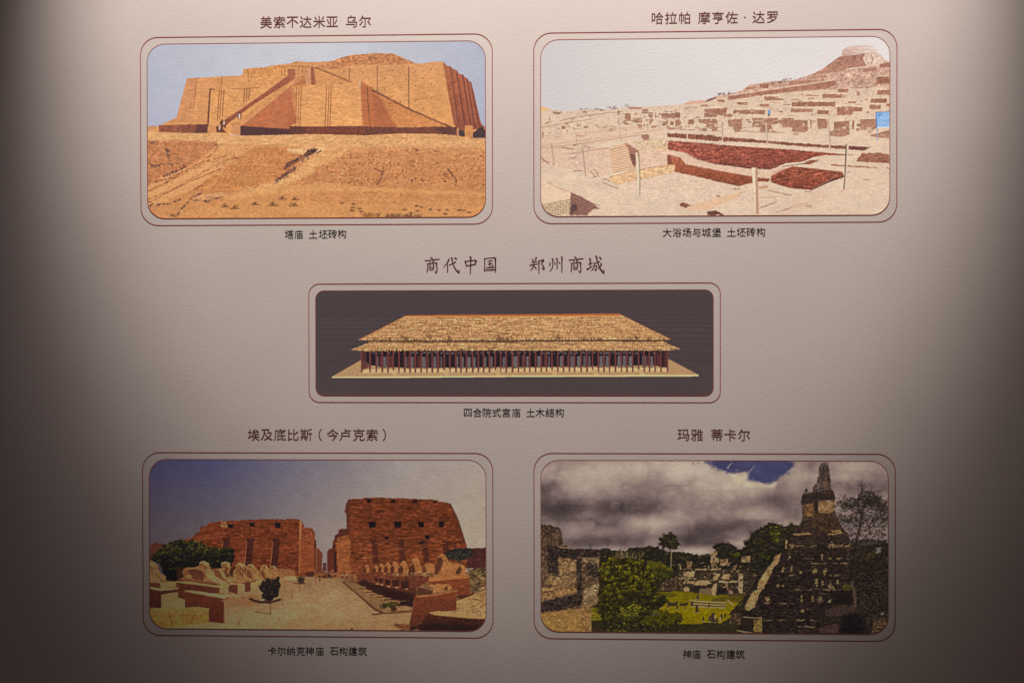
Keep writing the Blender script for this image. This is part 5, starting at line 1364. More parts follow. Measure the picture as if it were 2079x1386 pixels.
    gp = (W((1420, 590), (1650, 575), (1900, 600), (2079, 630)) + X_((0, 630), (120, 620), (380, 640), (330, 720), (240, 800), (200, 880), (100, 940), (0, 930)) + W((2079, 940), (1620, 950), (1300, 960), (1200, 900), (1300, 760)))
    P.poly(gp, [(98, 86, 14), (112, 98, 10), (120, 104, 8), (106, 94, 10)], rough=.5, f=.07, m=.05, s=.05)
    P.poly(X_((130, 640), (400, 600), (330, 720), (240, 690), (0, 700), (0, 660)), (72, 62, 26), soft=1.2, alpha=.8, f=.1)
    P.poly(W((1420, 600), (1560, 590), (1640, 630), (1560, 650), (1440, 640)), (70, 66, 24), soft=1, alpha=.7)
    # stone benches and steps
    for k in range(5):
        P.line(W((1770 + k * 12, 685 + k * 16), (2079, 702 + k * 15)) + X_((160 - k * 3, 708 + k * 14)), (150, 128, 98) if k % 2 == 0 else (62, 52, 40), 1.8, wob=.3)
    P.line(X_((180, 680), (240, 730)), (150, 120, 80), 3.2)
    P.dab(*W((1385, 832))[0], 11, 3.4, (140, 118, 86))
    P.dab(*W((1385, 828))[0], 8, 2.2, (120, 104, 78))
    for x, y, s in ((1450, 740, 1.2), (1530, 750, 1), (1635, 760, 1.4), (1720, 765, 1.2), (1800, 720, 1.6), (1855, 775, 2.2), (1990, 740, 1.2), (1930, 890, 1.3), (2000, 885, 1.8), (2040, 870, 3), (1865, 640, 1.6)):
        P.poly(W((x - 8 * s, y + 18 * s), (x - 7 * s, y - 16 * s), (x + 6 * s, y - 18 * s), (x + 9 * s, y + 18 * s)), (54, 44, 34), rough=.4, f=.15)
        P.line(W((x - 14 * s, y + 18 * s), (x + 16 * s, y + 20 * s)), (150, 132, 96), 1.2, alpha=.8)
    P.poly(W((1660, 715), (1760, 710), (1740, 740), (1660, 745)), (46, 36, 30), rough=.5)
    P.poly(W((1520, 690), (1590, 705), (1640, 690), (1640, 740), (1530, 745)), (52, 42, 34), rough=.5, f=.2)
    for x, y in ((35, 870), (110, 860), (95, 890), (150, 850), (60, 905), (20, 895)):
        P.dab(*X_((x, y))[0], 2.2, 5, (150, 124, 90) if x % 2 else (48, 40, 32), alpha=.85)
    # shaded foreground strip
    P.poly(W((1600, 960), (1700, 945), (1860, 945), (2079, 920)) + X_((0, 925), (200, 950), (330, 980), (300, 1075), (0, 1080)) + W((2079, 1080), (660, 1080), (660, 910), (800, 905), (1300, 960)), (44, 38, 22), rough=.5, f=.15, m=.1)
    P.poly(W((668, 760), (780, 760), (800, 905), (668, 905)), (104, 92, 22), f=.12, m=.1)
    # ---- big green tree and bushes
    tree = P.mask(W((755, 290), (800, 250), (860, 225), (960, 215), (1080, 220), (1180, 225), (1270, 260), (1340, 300), (1380, 380), (1370, 470), (1420, 540), (1420, 600), (1500, 640), (1510, 700), (1440, 760), (1300, 830), (1260, 900), (1100, 960), (900, 950), (800, 880), (760, 780), (740, 700), (760, 500)), 1.8, 2.5)
    P.put(tree, (38, 33, 18), f=.25, m=.2)
    lf = [(136, 122, 22), (104, 96, 18), (70, 64, 18), (44, 38, 18), (28, 22, 18)]
    P.clumps(tree, 240, (4, 7.5), lf + [(20, 17, 14)], per=26)
    P.scatter(tree, 200, lf, r=(.8, 2.2), flat=.7, ang=(-1, 1), alpha=.8, jit=.18,
              shade=lambda u, v: .15 + .95 * v + .25 * abs(u - .55) - .1 + .18 * math.sin(u * 23) * math.sin(v * 19))
    side = P.mask(W((1290, 240), (1400, 240), (1480, 280), (1590, 350), (1540, 430), (1480, 470), (1390, 480), (1380, 380)), 1.4, 2.5)
    P.put(side, (44, 44, 22), f=.2)
    P.clumps(side, 60, (3.5, 6.5), [(112, 100, 24), (80, 74, 22), (52, 46, 20), (34, 30, 20)], per=20)
    P.scatter(side, 60, [(100, 90, 22), (76, 70, 20), (52, 46, 20), (34, 30, 20)], r=(.8, 2), alpha=.8, shade=lambda u, v: v + .1)
    low = P.mask(W((700, 740), (800, 720), (1100, 700), (1300, 760), (1480, 800), (1690, 830), (1700, 900), (1600, 980), (1560, 1080), (820, 1080), (790, 900)), 1.6, 2.5)
    P.put(low * .55, (34, 32, 20), f=.2)
    P.clumps(low, 130, (3.5, 7), [(104, 94, 22), (66, 62, 20), (42, 40, 20), (28, 26, 19), (20, 18, 16)], per=18)
    P.scatter(low, 420, [(28, 28, 20), (40, 40, 22), (60, 60, 22), (108, 100, 26), (24, 22, 18)], r=(.8, 2.2), alpha=.75, jit=.2)
    P.scatter(P.mask(W((980, 760), (1160, 720), (1250, 760), (1200, 850), (1050, 900))), 130, [(136, 124, 30), (104, 98, 26)], r=(.8, 2), alpha=.75)
    P.line(W((790, 780), (800, 900), (830, 960)), (30, 24, 20), 2.6)
    for k in range(8):
        (px, py), = W((P.rng.uniform(880, 1160), P.rng.uniform(900, 1030)))
        P.line([(px, py), (px + P.rng.uniform(4, 12), py + P.rng.uniform(2, 8))], (120, 104, 72), .8, alpha=.6)
    # ---- left ruin
    ruin = U((100, 1130), (150, 1130), (170, 1145), (200, 1128), (240, 1150), (270, 1145), (330, 1190), (345, 1331)) + W((350, 60), (430, 85), (430, 100), (560, 105), (760, 110), (755, 300), (750, 600), (735, 720), (660, 760), (665, 1055), (100, 1060))
    P.poly(ruin, [(62, 48, 38), (84, 64, 46), (96, 74, 50)], rough=.7, f=.25, m=.2, c=.1)
    rmk = P.mask(ruin)
    P.scatter(rmk, 700, [(140, 112, 78), (36, 28, 26), (110, 86, 60), (28, 22, 22)], r=(.6, 1.9), flat=.6, alpha=.7)
    for pts, c in ((((300, 200), (430, 205), (500, 240), (495, 350), (440, 390), (300, 390)), (128, 98, 64)), (((180, 420), (340, 400), (470, 400), (500, 480), (360, 530), (150, 500)), (122, 94, 60)), (((105, 540), (300, 520), (460, 520), (510, 570), (480, 600), (110, 680)), (134, 98, 60)),
                   (((570, 210), (740, 200), (745, 265), (600, 260)), (130, 106, 76)), (((600, 560), (740, 480), (740, 690), (600, 720), (560, 650)), (132, 106, 74)), (((180, 300), (260, 280), (270, 380), (190, 390)), (104, 82, 62)), (((560, 740), (740, 710), (720, 730), (560, 755)), (126, 96, 60))):
        m = P.mask(W(*pts), 1.2)
        P.put(boxblur(m, 1), c, alpha=.85, f=.22, m=.2)
    for pts in (((300, 100), (760, 110), (755, 190), (500, 200), (300, 195)), ((500, 200), (560, 200), (560, 700), (520, 760), (510, 500)), ((100, 700), (300, 650), (520, 610), (530, 740), (300, 790), (100, 820)), ((180, 60), (300, 80), (290, 380), (180, 380)), ((600, 270), (740, 270), (740, 420), (640, 400))):
        m = P.mask(W(*pts), 1.2)
        P.put(boxblur(m, 1), (38, 30, 28), alpha=.85, f=.3, m=.2)
        P.scatter(m, 60, [(130, 108, 88), (90, 72, 58), (24, 20, 20)], r=(.5, 1.4), alpha=.8)
    P.line(W((310, 85), (430, 92)), (150, 122, 88), 1.6)
    P.line(W((110, 660), (300, 610), (500, 580)), (150, 114, 76), 1.4, wob=.7)
    P.line(W((110, 600), (350, 540), (420, 530)), (70, 48, 36), 1.6, wob=.7)
    P.poly(W((100, 830), (300, 800), (660, 760), (665, 1055), (100, 1060)), [(132, 98, 56), (146, 107, 58)], rough=.3, f=.14, m=.10)
    P.scatter(P.mask(W((540, 780), (660, 765), (660, 1050), (560, 1000))), 90, [(56, 42, 32), (84, 64, 46)], r=(.6, 1.8), alpha=.7)
    P.line(W((664, 770), (666, 1055)), (140, 116, 86), 1)
    P.line(W((660, 60), (655, 100)), (40, 32, 30), 1.2)
    P.line(W((660, 80), (690, 60)), (40, 32, 30), .9)
    # ---- great pyramid
    dkst = (38, 30, 28)
    pyr = (V((1005, 910), (1005, 880), (1012, 820), (1030, 780), (1135, 772), (1140, 710), (1185, 665), (1190, 600), (1205, 590), (1205, 490), (1240, 440), (1290, 435), (1310, 450), (1330, 600), (1340, 720), (1370, 760), (1385, 830), (1390, 1000),
             (1440, 1120), (1540, 1240), (1560, 1331)) + X_((1700, 80), (1800, 300), (1980, 300), (1980, 1080), (280, 1070), (330, 960), (350, 800), (480, 760), (560, 600), (640, 440), (700, 300), (780, 150), (840, 100), (870, 0)) + V((930, 1200), (940, 1140), (1000, 1130), (1020, 1040), (1015, 920)))
    P.poly(pyr, [(64, 50, 42), (60, 46, 36), (40, 31, 27), (34, 26, 24), (34, 27, 24)], rough=.6, f=.25, m=.2)
    pm = P.mask(pyr)
    P.scatter(pm, 1500, [(22, 18, 18), (52, 42, 32), (30, 24, 22), (70, 56, 38)], r=(.6, 2), flat=.6, alpha=.6)
    # roof comb
    comb = P.mask(V((1140, 765), (1140, 710), (1185, 665), (1190, 600), (1205, 590), (1205, 490), (1240, 440), (1290, 435), (1310, 450), (1330, 600), (1345, 730), (1280, 740), (1190, 760)), .5)
    P.put(comb, (66, 54, 50), f=.2, m=.2)
    P.scatter(comb, 170, [(38, 30, 30), (96, 80, 72), (120, 92, 68), (50, 40, 38)], r=(.6, 2), alpha=.7)
    P.dab(*V((1275, 680))[0], 5, 9, (116, 84, 58), alpha=.6)
    P.dab(*V((1200, 700))[0], 2, 6, (120, 108, 100), alpha=.5)
    # temple walls with pale faces
    P.poly(V((1015, 905), (1150, 895), (1160, 1000), (1110, 1040), (1020, 1045)), [(70, 54, 44), (118, 86, 50), (74, 56, 40)], hgrad=True, rough=.5, f=.2, m=.15)
    P.poly(V((1195, 870), (1380, 860), (1390, 960), (1330, 1010), (1200, 1000)), (128, 96, 64), rough=.5, f=.2, m=.15)
    P.poly(V((1020, 800), (1150, 780), (1380, 780), (1390, 850), (1190, 870), (1010, 900)), (46, 36, 32), rough=.6, f=.25)
    P.poly(V((1155, 880), (1195, 870), (1200, 1010), (1155, 1000)), (40, 30, 28), f=.2)
    P.line(V((1195, 862), (1385, 855)), (112, 96, 84), 1.1, alpha=.8)
    P.scatter(P.mask(V((1100, 980), (1390, 980), (1440, 1120), (1520, 1240), (1150, 1200))), 420, [(116, 82, 44), (60, 44, 28), (92, 66, 38), (44, 34, 26)], r=(.5, 1.6), flat=.5, ang=(-1, 1), alpha=.75)
    for pts in (((940, 1240), (1110, 1235)), ((1310, 1240), (1460, 1225)), ((1340, 1205), (1450, 1210))):
        P.line(V(*pts), (160, 122, 76), 3, wob=1.0, alpha=.8, f=.2)
    P.poly(V((1040, 770), (1050, 740), (1075, 715), (1085, 760)), (40, 36, 30), rough=.8)
    P.line(V((1062, 770), (1066, 715)), (40, 36, 30), 1.2)
    P.line(V((1015, 762), (1050, 772)), (40, 36, 30), 1)
    # terraces: pale broken courses and vertical patches
    for y, x0, x1 in ((72, 860, 1150), (72, 1290, 1570), (215, 1020, 1180), (215, 1310, 1600), (265, 1100, 1560), (400, 700, 940), (400, 1270, 1520), (560, 880, 1450), (605, 1180, 1330), (715, 520, 950), (745, 1350, 1600), (880, 360, 560), (905, 560, 1150), (975, 900, 1160), (1055, 600, 1000)):
        for k in range(int((x1 - x0) / 45)):
            a = P.rng.uniform(x0, x1 - 20)
            L = P.rng.uniform(15, 70)
            P.line(X_((a, y + P.rng.normal(0, 5)), (a + L, y + P.rng.normal(0, 5))), (130, 106, 76), P.rng.uniform(.8, 2.0), alpha=.65, wob=.4)
    for x, y, w, h in ((875, 190, 10, 45), (800, 340, 18, 48), (900, 325, 18, 30), (1000, 372, 16, 18), (1155, 345, 34, 45), (1270, 350, 26, 55), (1240, 190, 10, 40), (1330, 210, 18, 12), (1430, 215, 24, 10), (740, 515, 20, 12), (800, 518, 14, 8), (1180, 480, 22, 70), (1245, 480, 12, 40), (1340, 520, 30, 50), (1415, 480, 18, 40), (630, 670, 34, 40), (1010, 650, 14, 60), (1135, 660, 12, 40), (1220, 670, 28, 45), (1320, 690, 18, 25), (1440, 70, 120, 22), (1340, 60, 40, 30), (900, 70, 30, 30), (1020, 800, 24, 20), (1590, 200, 20, 20)):
        for k in range(int(6 + w * h / 90)):
            P.dab(*X_((x + P.rng.normal(0, w * .45), y + P.rng.normal(0, h * .45)))[0], P.rng.uniform(.7, 2.1), P.rng.uniform(.6, 1.5), (156, 126, 82) if k % 3 else (120, 94, 60), alpha=.8)
    for k in range(190):
        y = P.rng.integers(0, 34) * 30 + 40
        x0 = np.interp(y, [0, 150, 600, 1070], [860, 790, 560, 300]) + 20
        x = P.rng.uniform(x0, 1560)
        L = P.rng.uniform(20, 150)
        c = ((20, 16, 16), (58, 46, 36), (84, 68, 48))[P.rng.integers(0, 3)]
        P.line(X_((x, y + P.rng.normal(0, 3)), (min(x + L, 1600), y + P.rng.normal(0, 3))), c, P.rng.uniform(.6, 1.3), alpha=.6, wob=.25)
    # sunlit edge of the stair
    stair = P.mask(X_((835, 0), (850, 0), (845, 95), (820, 95)), .3)
    stair = np.maximum(stair, P.mask(X_((720, 180), (780, 155), (745, 260), (680, 340), (640, 440), (600, 520), (530, 600), (490, 740), (430, 790), (370, 770), (400, 690), (470, 580), (520, 560), (530, 460), (580, 380), (640, 300), (690, 240)), .9))
    P.put(stair, (146, 112, 72), f=.18, m=.14)
    P.scatter(stair, 130, [(96, 72, 48), (176, 140, 94), (70, 52, 38)], r=(.6, 1.6), alpha=.7)
    P.poly(X_((520, 400), (560, 420), (520, 480), (400, 620), (220, 840), (180, 850), (330, 680), (450, 540)), (34, 27, 24), rough=.5, f=.2)
    P.scatter(P.mask(X_((260, 830), (330, 810), (340, 960), (180, 940))), 110, [(120, 94, 60), (84, 64, 44), (60, 46, 34)], r=(.7, 1.8), alpha=.8)
    P.poly(X_((345, 870), (570, 885), (570, 1050), (340, 1000)), (38, 30, 24), f=.2)
    P.poly(X_((470, 900), (560, 890), (555, 1040), (470, 1030)), (112, 88, 46), rough=.9, f=.22, m=.2)
    P.line(X_((360, 868), (560, 882)), (150, 126, 84), 1.4)
    P.line(X_((560, 885), (560, 1045)), (140, 120, 72), 1.2)
    P.line(X_((290, 1020), (450, 1050), (600, 1062)), (150, 124, 90), 1.8, wob=.3)
    P.poly(X_((1200, 1000), (1300, 960), (1440, 950), (1430, 1050), (1220, 1040)), (64, 48, 42), rough=1, f=.2, alpha=.8)
    P.poly(X_((1280, 780), (1450, 740), (1600, 770), (1640, 820), (1400, 860), (1270, 860)), (58, 44, 40), rough=1, f=.2, alpha=.8)
    # ---- bare and leafy trees at the right
    tr = (46, 38, 36)
    for x, y, a, L, w, d in ((1690, 1010, 1.9, 24, 2.4, 3), (1690, 1010, 1.2, 26, 2.6, 3), (1690, 1010, 2.5, 22, 2.0, 3), (1690, 1010, .6, 22, 2.0, 3), (1400, 940, 1.0, 12, 1.2, 3), (1900, 1050, 1.5, 18, 1.8, 3), (1940, 1100, 1.7, 16, 1.6, 3), (1480, 1060, 2.3, 10, 1.0, 3), (1390, 950, 1.9, 9, 1.0, 2)):
        (px, py), = V((x, y))
        P.tree_branch(px, py, a, L, w, d, tr)
    (px, py), = V((1690, 1010))
    P.line([(px, py)] + V((1670, 1150), (1620, 1331)) + X_((1600, 300), (1610, 700)), (52, 42, 34), 4, taper=7, f=.2)
    cr = P.mask(V((1420, 1030), (1480, 1010), (1560, 1030), (1600, 1000), (1690, 1010), (1800, 1000), (1900, 1060), (1980, 1030), (1980, 1331), (1600, 1331), (1540, 1240), (1460, 1120)), 1.6)
    P.scatter(cr, 560, [(34, 28, 26), (46, 38, 30), (28, 24, 22), (60, 48, 34)], r=(.7, 2.2), alpha=.8)
    P.scatter(P.mask(V((1660, 790), (1750, 770), (1850, 800), (1890, 860), (1800, 920), (1680, 900))), 120, [(44, 38, 34), (60, 50, 42)], r=(.6, 1.5), alpha=.8)
    for cx, cy, r, n in ((1760, 830, 20, 260), (1710, 880, 18, 190), (1820, 860, 17, 190), (1560, 880, 15, 150), (1510, 930, 11, 90), (1860, 900, 20, 200), (1930, 960, 16, 190), (1640, 940, 16, 150), (1450, 900, 9, 40), (1500, 1080, 14, 70), (1780, 1000, 26, 170), (1900, 1090, 20, 140), (1620, 1080, 20, 130)):
        (qx, qy), = V((cx, cy))
        for k in range(int(n * 1.7)):
            a = P.rng.uniform(0, 6.28)
            rr = r * math.sqrt(P.rng.random())
            P.dab(qx + math.cos(a) * rr, qy + math.sin(a) * rr * .7, P.rng.uniform(.5, 1.6), P.rng.uniform(.4, 1.0), ((38, 32, 28), (54, 45, 36), (30, 26, 24))[k % 3], P.rng.uniform(-1, 1), .75)
    bk = P.mask(X_((1560, 0), (1980, 0), (1980, 1000), (1760, 1000), (1640, 860), (1600, 600), (1540, 300)), 1.5)
    P.put(bk * .75, (32, 26, 24), f=.25, m=.2)
    P.scatter(bk, 1100, [(24, 20, 20), (44, 38, 26), (34, 30, 24), (70, 60, 50), (58, 50, 28)], r=(.6, 2.0), alpha=.7)
    P.scatter(P.mask(X_((1640, 400), (1960, 300), (1970, 800), (1700, 820))), 120, [(104, 92, 84), (84, 72, 62)], r=(.5, 1.2), alpha=.75)
    P.scatter(P.mask(X_((1450, 520), (1560, 490), (1600, 560), (1500, 570))), 70, [(92, 84, 24), (70, 66, 24)], r=(.7, 1.8), alpha=.8)
    P.scatter(P.mask(X_((1830, 100), (1910, 80), (1900, 140), (1850, 160))), 40, [(140, 120, 112), (116, 100, 90)], r=(.7, 1.8), alpha=.8)
    P.scatter(P.mask(X_((1680, 160), (1850, 140), (1830, 220), (1700, 230))), 60, [(80, 68, 30), (56, 48, 28)], r=(.7, 1.8), alpha=.7)
    P.line(X_((1580, 480), (1610, 620), (1615, 760)), (70, 58, 44), 5, wob=.8, f=.2)
    P.poly(X_((1350, 600), (1560, 590), (1600, 740), (1380, 720)), (24, 20, 19), soft=2, alpha=.7)
    P.poly(X_((1480, 880), (1560, 830), (1660, 850), (1720, 960), (1700, 1080), (1440, 1080), (1450, 950)), (18, 16, 18), soft=5, alpha=.9)
    P.scatter(P.mask(X_((1460, 860), (1560, 800), (1700, 840), (1760, 1000), (1700, 1080), (1420, 1080))), 160, [(14, 12, 14), (36, 30, 28), (26, 22, 22)], r=(.8, 2.6), alpha=.6)
    P.scatter(P.mask(X_((1830, 900), (1900, 870), (1970, 890), (1960, 960), (1860, 1050), (1800, 1060))), 130, [(104, 80, 52), (84, 62, 40), (62, 48, 36)], r=(.9, 2.4), alpha=.75)
    P.dab(*X_((1920, 830))[0], 3.4, 2.4, (120, 104, 98), alpha=.8)
    return P

EM_H, EM_C, THIN_H, THIN_C = 26.0, 19.4, 0.003, 0.002
# ---------------------------------------------------------------- prints
def to_linear(a):
    return np.where(a <= 0.04045, a / 12.92, ((a + 0.055) / 1.055) ** 2.4)


def rounded_outline(x0, z0, x1, z1, r, k=10):
    pts = []
    for cx, cz, a0 in ((x1 - r, z1 - r, 0), (x0 + r, z1 - r, 90), (x0 + r, z0 + r, 180), (x1 - r, z0 + r, 270)):
        for i in range(k + 1):
            a = math.radians(a0 + 90 * i / k)
            pts.append((cx + r * math.cos(a), cz + r * math.sin(a)))
    return pts


def ring(name, rect, r, width, y, mat, parent):
    x0, z0, x1, z1 = rect
    h = width / 2
    a = rounded_outline(x0 - h, z0 - h, x1 + h, z1 + h, r + h)
    b = rounded_outline(x0 + h, z0 + h, x1 - h, z1 - h, r - h)
    n = len(a)
    v = [(p[0], y, p[1]) for p in a] + [(p[0], y, p[1]) for p in b]
    f = [(i, i + n, (i + 1) % n + n, (i + 1) % n) for i in range(n)]
    return mesh_object(name, v, f, mat, parent)


def picture(px, radius, paint, label):
    """px: left, top, right, bottom of the print in the photograph"""
    x0, z1 = at(px[0], px[1])
    x1, z0 = at(px[2], px[3])
    mm = 0.000872                              # metres of wall per photograph pixel
    r = radius * mm
    t = thing('printed_picture', label, 'picture', ((x0 + x1) / 2, 0, z0), 'printed pictures on the wall')
    P = paint()
    img = P.result().astype(np.float64)
    step = 1.25 * mm
    nz, nx = int((z1 - z0) / step) + 1, int((x1 - x0) / step) + 1
    zz = np.linspace(z0, z1, nz + 1)
    e = np.minimum(zz - z0, z1 - zz)
    inset = np.where(e < r, r - np.sqrt(np.clip(r * r - (r - e) ** 2, 0, None)), 0)
    u = np.linspace(0, 1, nx + 1)
    X = (x0 + inset)[:, None] + u[None] * (x1 - x0 - 2 * inset)[:, None]
    Z = np.repeat(zz[:, None], nx + 1, axis=1)
    qx, qy = to_pixel(X, Z)
    fx = np.clip(qx - P.x0 - 0.5, 0, img.shape[1] - 1.001)
    fy = np.clip(qy - P.y0 - 0.5, 0, img.shape[0] - 1.001)
    ix, iy = fx.astype(int), fy.astype(int)
    fx, fy = (fx - ix)[..., None], (fy - iy)[..., None]
    c = (img[iy, ix] * (1 - fx) + img[iy, ix + 1] * fx) * (1 - fy) + (img[iy + 1, ix] * (1 - fx) + img[iy + 1, ix + 1] * fx) * fy
    seen = np.array(WALL) / WALL[1] * np.array(LIGHT)
    ink = to_linear(c) / (wall_light(X, Z)[..., None] * seen) * np.array(WALL)
    ink = np.clip(ink, 0.008, 0.9)
    n = (nz + 1) * (nx + 1)
    co = np.zeros((n, 3), np.float32)
    co[:, 0], co[:, 1], co[:, 2] = X.ravel(), -0.0006, Z.ravel()
    co -= np.array(t.location, np.float32)
    me = bpy.data.meshes.new('picture_sheet')
    me.vertices.add(n)
    me.vertices.foreach_set('co', co.ravel())
    idx = np.arange(n, dtype=np.int32).reshape(nz + 1, nx + 1)
    q = np.stack([idx[:-1, :-1], idx[:-1, 1:], idx[1:, 1:], idx[1:, :-1]], -1).reshape(-1, 4)
    me.loops.add(q.size)
    me.loops.foreach_set('vertex_index', q.ravel())
    me.polygons.add(len(q))
    me.polygons.foreach_set('loop_start', np.arange(0, q.size, 4, dtype=np.int32))
    me.update(calc_edges=True)
    ca = me.color_attributes.new('ink', 'FLOAT_COLOR', 'POINT')
    rgba = np.ones((n, 4), np.float32)
    rgba[:, :3] = ink.reshape(-1, 3)
    ca.data.foreach_set('color', rgba.ravel())
    me.materials.append(M_PRINT)
    o = bpy.data.objects.new('picture_sheet', me)
    col.objects.link(o)
    o.parent = t
    rect = (x0, z0, x1, z1)
    g = 14.0 * mm
    ring('edge_line', rect, r, 1.25 * mm, -0.0009, M_LINE, t)
    ring('border_line', (x0 - g, z0 - g, x1 + g, z1 + g), r + (0 if radius > 25 else 5 * mm), 1.6 * mm, -0.0006, M_LINE, t)
    return t


picture((299.0, 90.5, 986.0, 440.5), 36, paint_ziggurat, 'rounded print of a tan stepped mud-brick temple with long stairs above bare desert ground')
picture((1097.6, 81.7, 1806.0, 436.3), 36, paint_bath, 'rounded print of pale excavated brick ruins around a dark red sunken bath')
picture((641.0, 590.3, 1448.0, 802.7), 17, paint_palace, 'wide dark print of a thatched two-tier hall with a row of red columns')
picture((303.3, 931.7, 987.0, 1280.0), 36, paint_sphinx_avenue, 'rounded print of a sandy avenue of ram sphinxes leading to two red stone pylons')
picture((1098.0, 933.5, 1802.7, 1286.5), 36, paint_jungle_temple, 'rounded print of a dark stone pyramid temple and green trees under heavy clouds')


# ---------------------------------------------------------------- lettering
_glyphs = {}


def glyph(ch, thin):
    """outline of one character as flat faces, em = 1, centred on its own box"""
    key = (ch, thin)
    if key in _glyphs:
        return _glyphs[key]
    cu = bpy.data.curves.new('character', 'FONT')
    cu.body = ch
    cu.size = 1.0
    cu.offset = thin
    cu.resolution_u = 4
    o = bpy.data.objects.new('character', cu)
    col.objects.link(o)
    dg = bpy.context.evaluated_depsgraph_get()
    dg.update()
    me = o.evaluated_get(dg).to_mesh()
    v = np.array([tuple(p.co) for p in me.vertices])
    f = [tuple(p.vertices) for p in me.polygons]
    o.evaluated_get(dg).to_mesh_clear()
    bpy.data.objects.remove(o)
    bpy.data.curves.remove(cu)
    c = (v.max(axis=0) + v.min(axis=0)) / 2
    _glyphs[key] = (v - c, f)
    return _glyphs[key]


def text_line(name, chars, em_px, mat, label, category, group, thin):
    """chars: (character, pixel x, pixel y of its centre)"""
    mm = 0.000872
    pts = [at(x, y) for _, x, y in chars]
    t = thing(name, label, category, (sum(p[0] for p in pts) / len(pts), 0, min(p[1] for p in pts) - em_px * mm / 2), group)
    for (ch, _, _), (x, z) in zip(chars, pts):
        v, f = glyph(ch, thin)
        s = em_px * mm
        mesh_object('character', [(x + p[0] * s, -0.0006, z + p[1] * s) for p in v], f, mat, t)
    return t


def spread(text, xs, y0, y1):
    n = len(text)
    return [(c, x, y0 + (y1 - y0) * i / max(1, n - 1)) for i, (c, x) in enumerate(zip(text, xs))]


HEAD, CAP = 'red-brown headings over the pictures', 'small black captions under the pictures'
text_line('heading', spread('美索不达米亚乌尔', (540.5, 567.5, 594, 620.9, 648.2, 674.4, 713.7, 741), 45.8, 44.0), EM_H, M_RED,
          'red-brown heading above the stepped mud-brick temple print', 'heading', HEAD, THIN_H)
text_line('heading', spread('哈拉帕摩亨佐·达罗', (1334.9, 1362.3, 1389.8, 1429.6, 1457.4, 1485.2, 1512, 1540, 1567.8), 37.6, 35.4), EM_H, M_RED,
          'red-brown heading with a middle dot above the sunken bath print', 'heading', HEAD, THIN_H)
text_line('heading', spread('埃及底比斯（今卢克索）', (515.3, 541.6, 568.6, 595.3, 621.8, 650.4, 675.5, 701, 728.7, 755.7, 780.3), 882.0, 882.2), EM_H, M_RED,
          'red-brown heading with brackets above the sphinx avenue print', 'heading', HEAD, THIN_H)
text_line('heading', spread('玛雅蒂卡尔', (1387.5, 1415, 1455.5, 1482.3, 1510.3), 882.5, 882.5), EM_H, M_RED,
          'short red-brown heading above the jungle pyramid print', 'heading', HEAD, THIN_H)
text_line('caption', spread('塔庙土坯砖构', (587.6, 606.7, 636, 656.5, 675.3, 694.4), 475.9, 474.8), EM_C, M_BLACK,
          'small black caption under the stepped mud-brick temple print', 'caption', CAP, THIN_C)
text_line('caption', spread('大浴场与城堡土坯砖构', (1354.4, 1374.5, 1394.4, 1414.1, 1434.1, 1454.8, 1484.8, 1504.6, 1524.1, 1544.4), 472.2, 471.0), EM_C, M_BLACK,
          'small black caption under the sunken bath print', 'caption', CAP, THIN_C)
text_line('caption', spread('四合院式宫庙土木结构', (949.9, 969.5, 988.6, 1008.4, 1027.9, 1047.9, 1077.2, 1096.5, 1116.5, 1136.2), 837.1, 837.1), EM_C, M_BLACK,
          'small black caption under the wide thatched hall print', 'caption', CAP, THIN_C)
text_line('caption', spread('卡尔纳克神庙石构建筑', (552.5, 571.6, 590.6, 610.5, 628.7, 649, 678.4, 697.1, 716.7, 736.1), 1320.2, 1321), EM_C, M_BLACK,
          'small black caption under the sphinx avenue print', 'caption', CAP, THIN_C)
text_line('caption', spread('神庙石构建筑', (1394.8, 1413.7, 1443.5, 1463, 1483.4, 1502.7), 1326.8, 1327.2), EM_C, M_BLACK,
          'small black caption under the jungle pyramid print', 'caption', CAP, THIN_C)

# brush-style heading over the wide middle print: strokes as (x, y, width) in detail pixels
SHANG = [[(440, 195, 20), (510, 220, 55), (545, 260, 40)], [(140, 350, 20), (190, 365, 38), (500, 325, 26), (860, 282, 40), (920, 298, 26)],
         [(390, 380, 18), (420, 420, 44), (440, 460, 22)], [(620, 340, 46), (580, 410, 40), (535, 475, 18)],
         [(265, 515, 26), (300, 545, 50), (305, 700, 40), (285, 860, 44), (265, 965, 38)],
         [(290, 530, 26), (520, 495, 24), (720, 475, 34), (770, 505, 70), (770, 620, 44), (790, 800, 40), (785, 920, 50), (745, 1030, 26)], [(745, 1020, 34), (710, 960, 34), (655, 920, 12)],
         [(455, 570, 36), (415, 625, 32), (370, 670, 16)], [(565, 555, 20), (620, 600, 40), (640, 645, 40)],
         [(390, 735, 30), (415, 800, 38), (430, 860, 28)], [(400, 735, 24), (560, 710, 26), (620, 715, 36), (605, 770, 36), (585, 820, 30)], [(430, 845, 26), (590, 822, 28)]]
DAI = [[(1395, 265, 26), (1420, 315, 62), (1330, 470, 44), (1240, 600, 34), (1115, 735, 10)], [(1320, 500, 20), (1350, 560, 42), (1350, 760, 42), (1340, 980, 40)],
       [(1430, 595, 18), (1480, 585, 36), (1640, 500, 34), (1790, 420, 36)], [(1515, 190, 20), (1570, 230, 66), (1600, 400, 40), (1650, 590, 42), (1740, 780, 46), (1850, 920, 56), (1950, 985, 66)], [(1945, 990, 56), (1950, 920, 44), (1965, 825, 12)],
       [(1690, 215, 18), (1770, 240, 48), (1835, 270, 40)]]
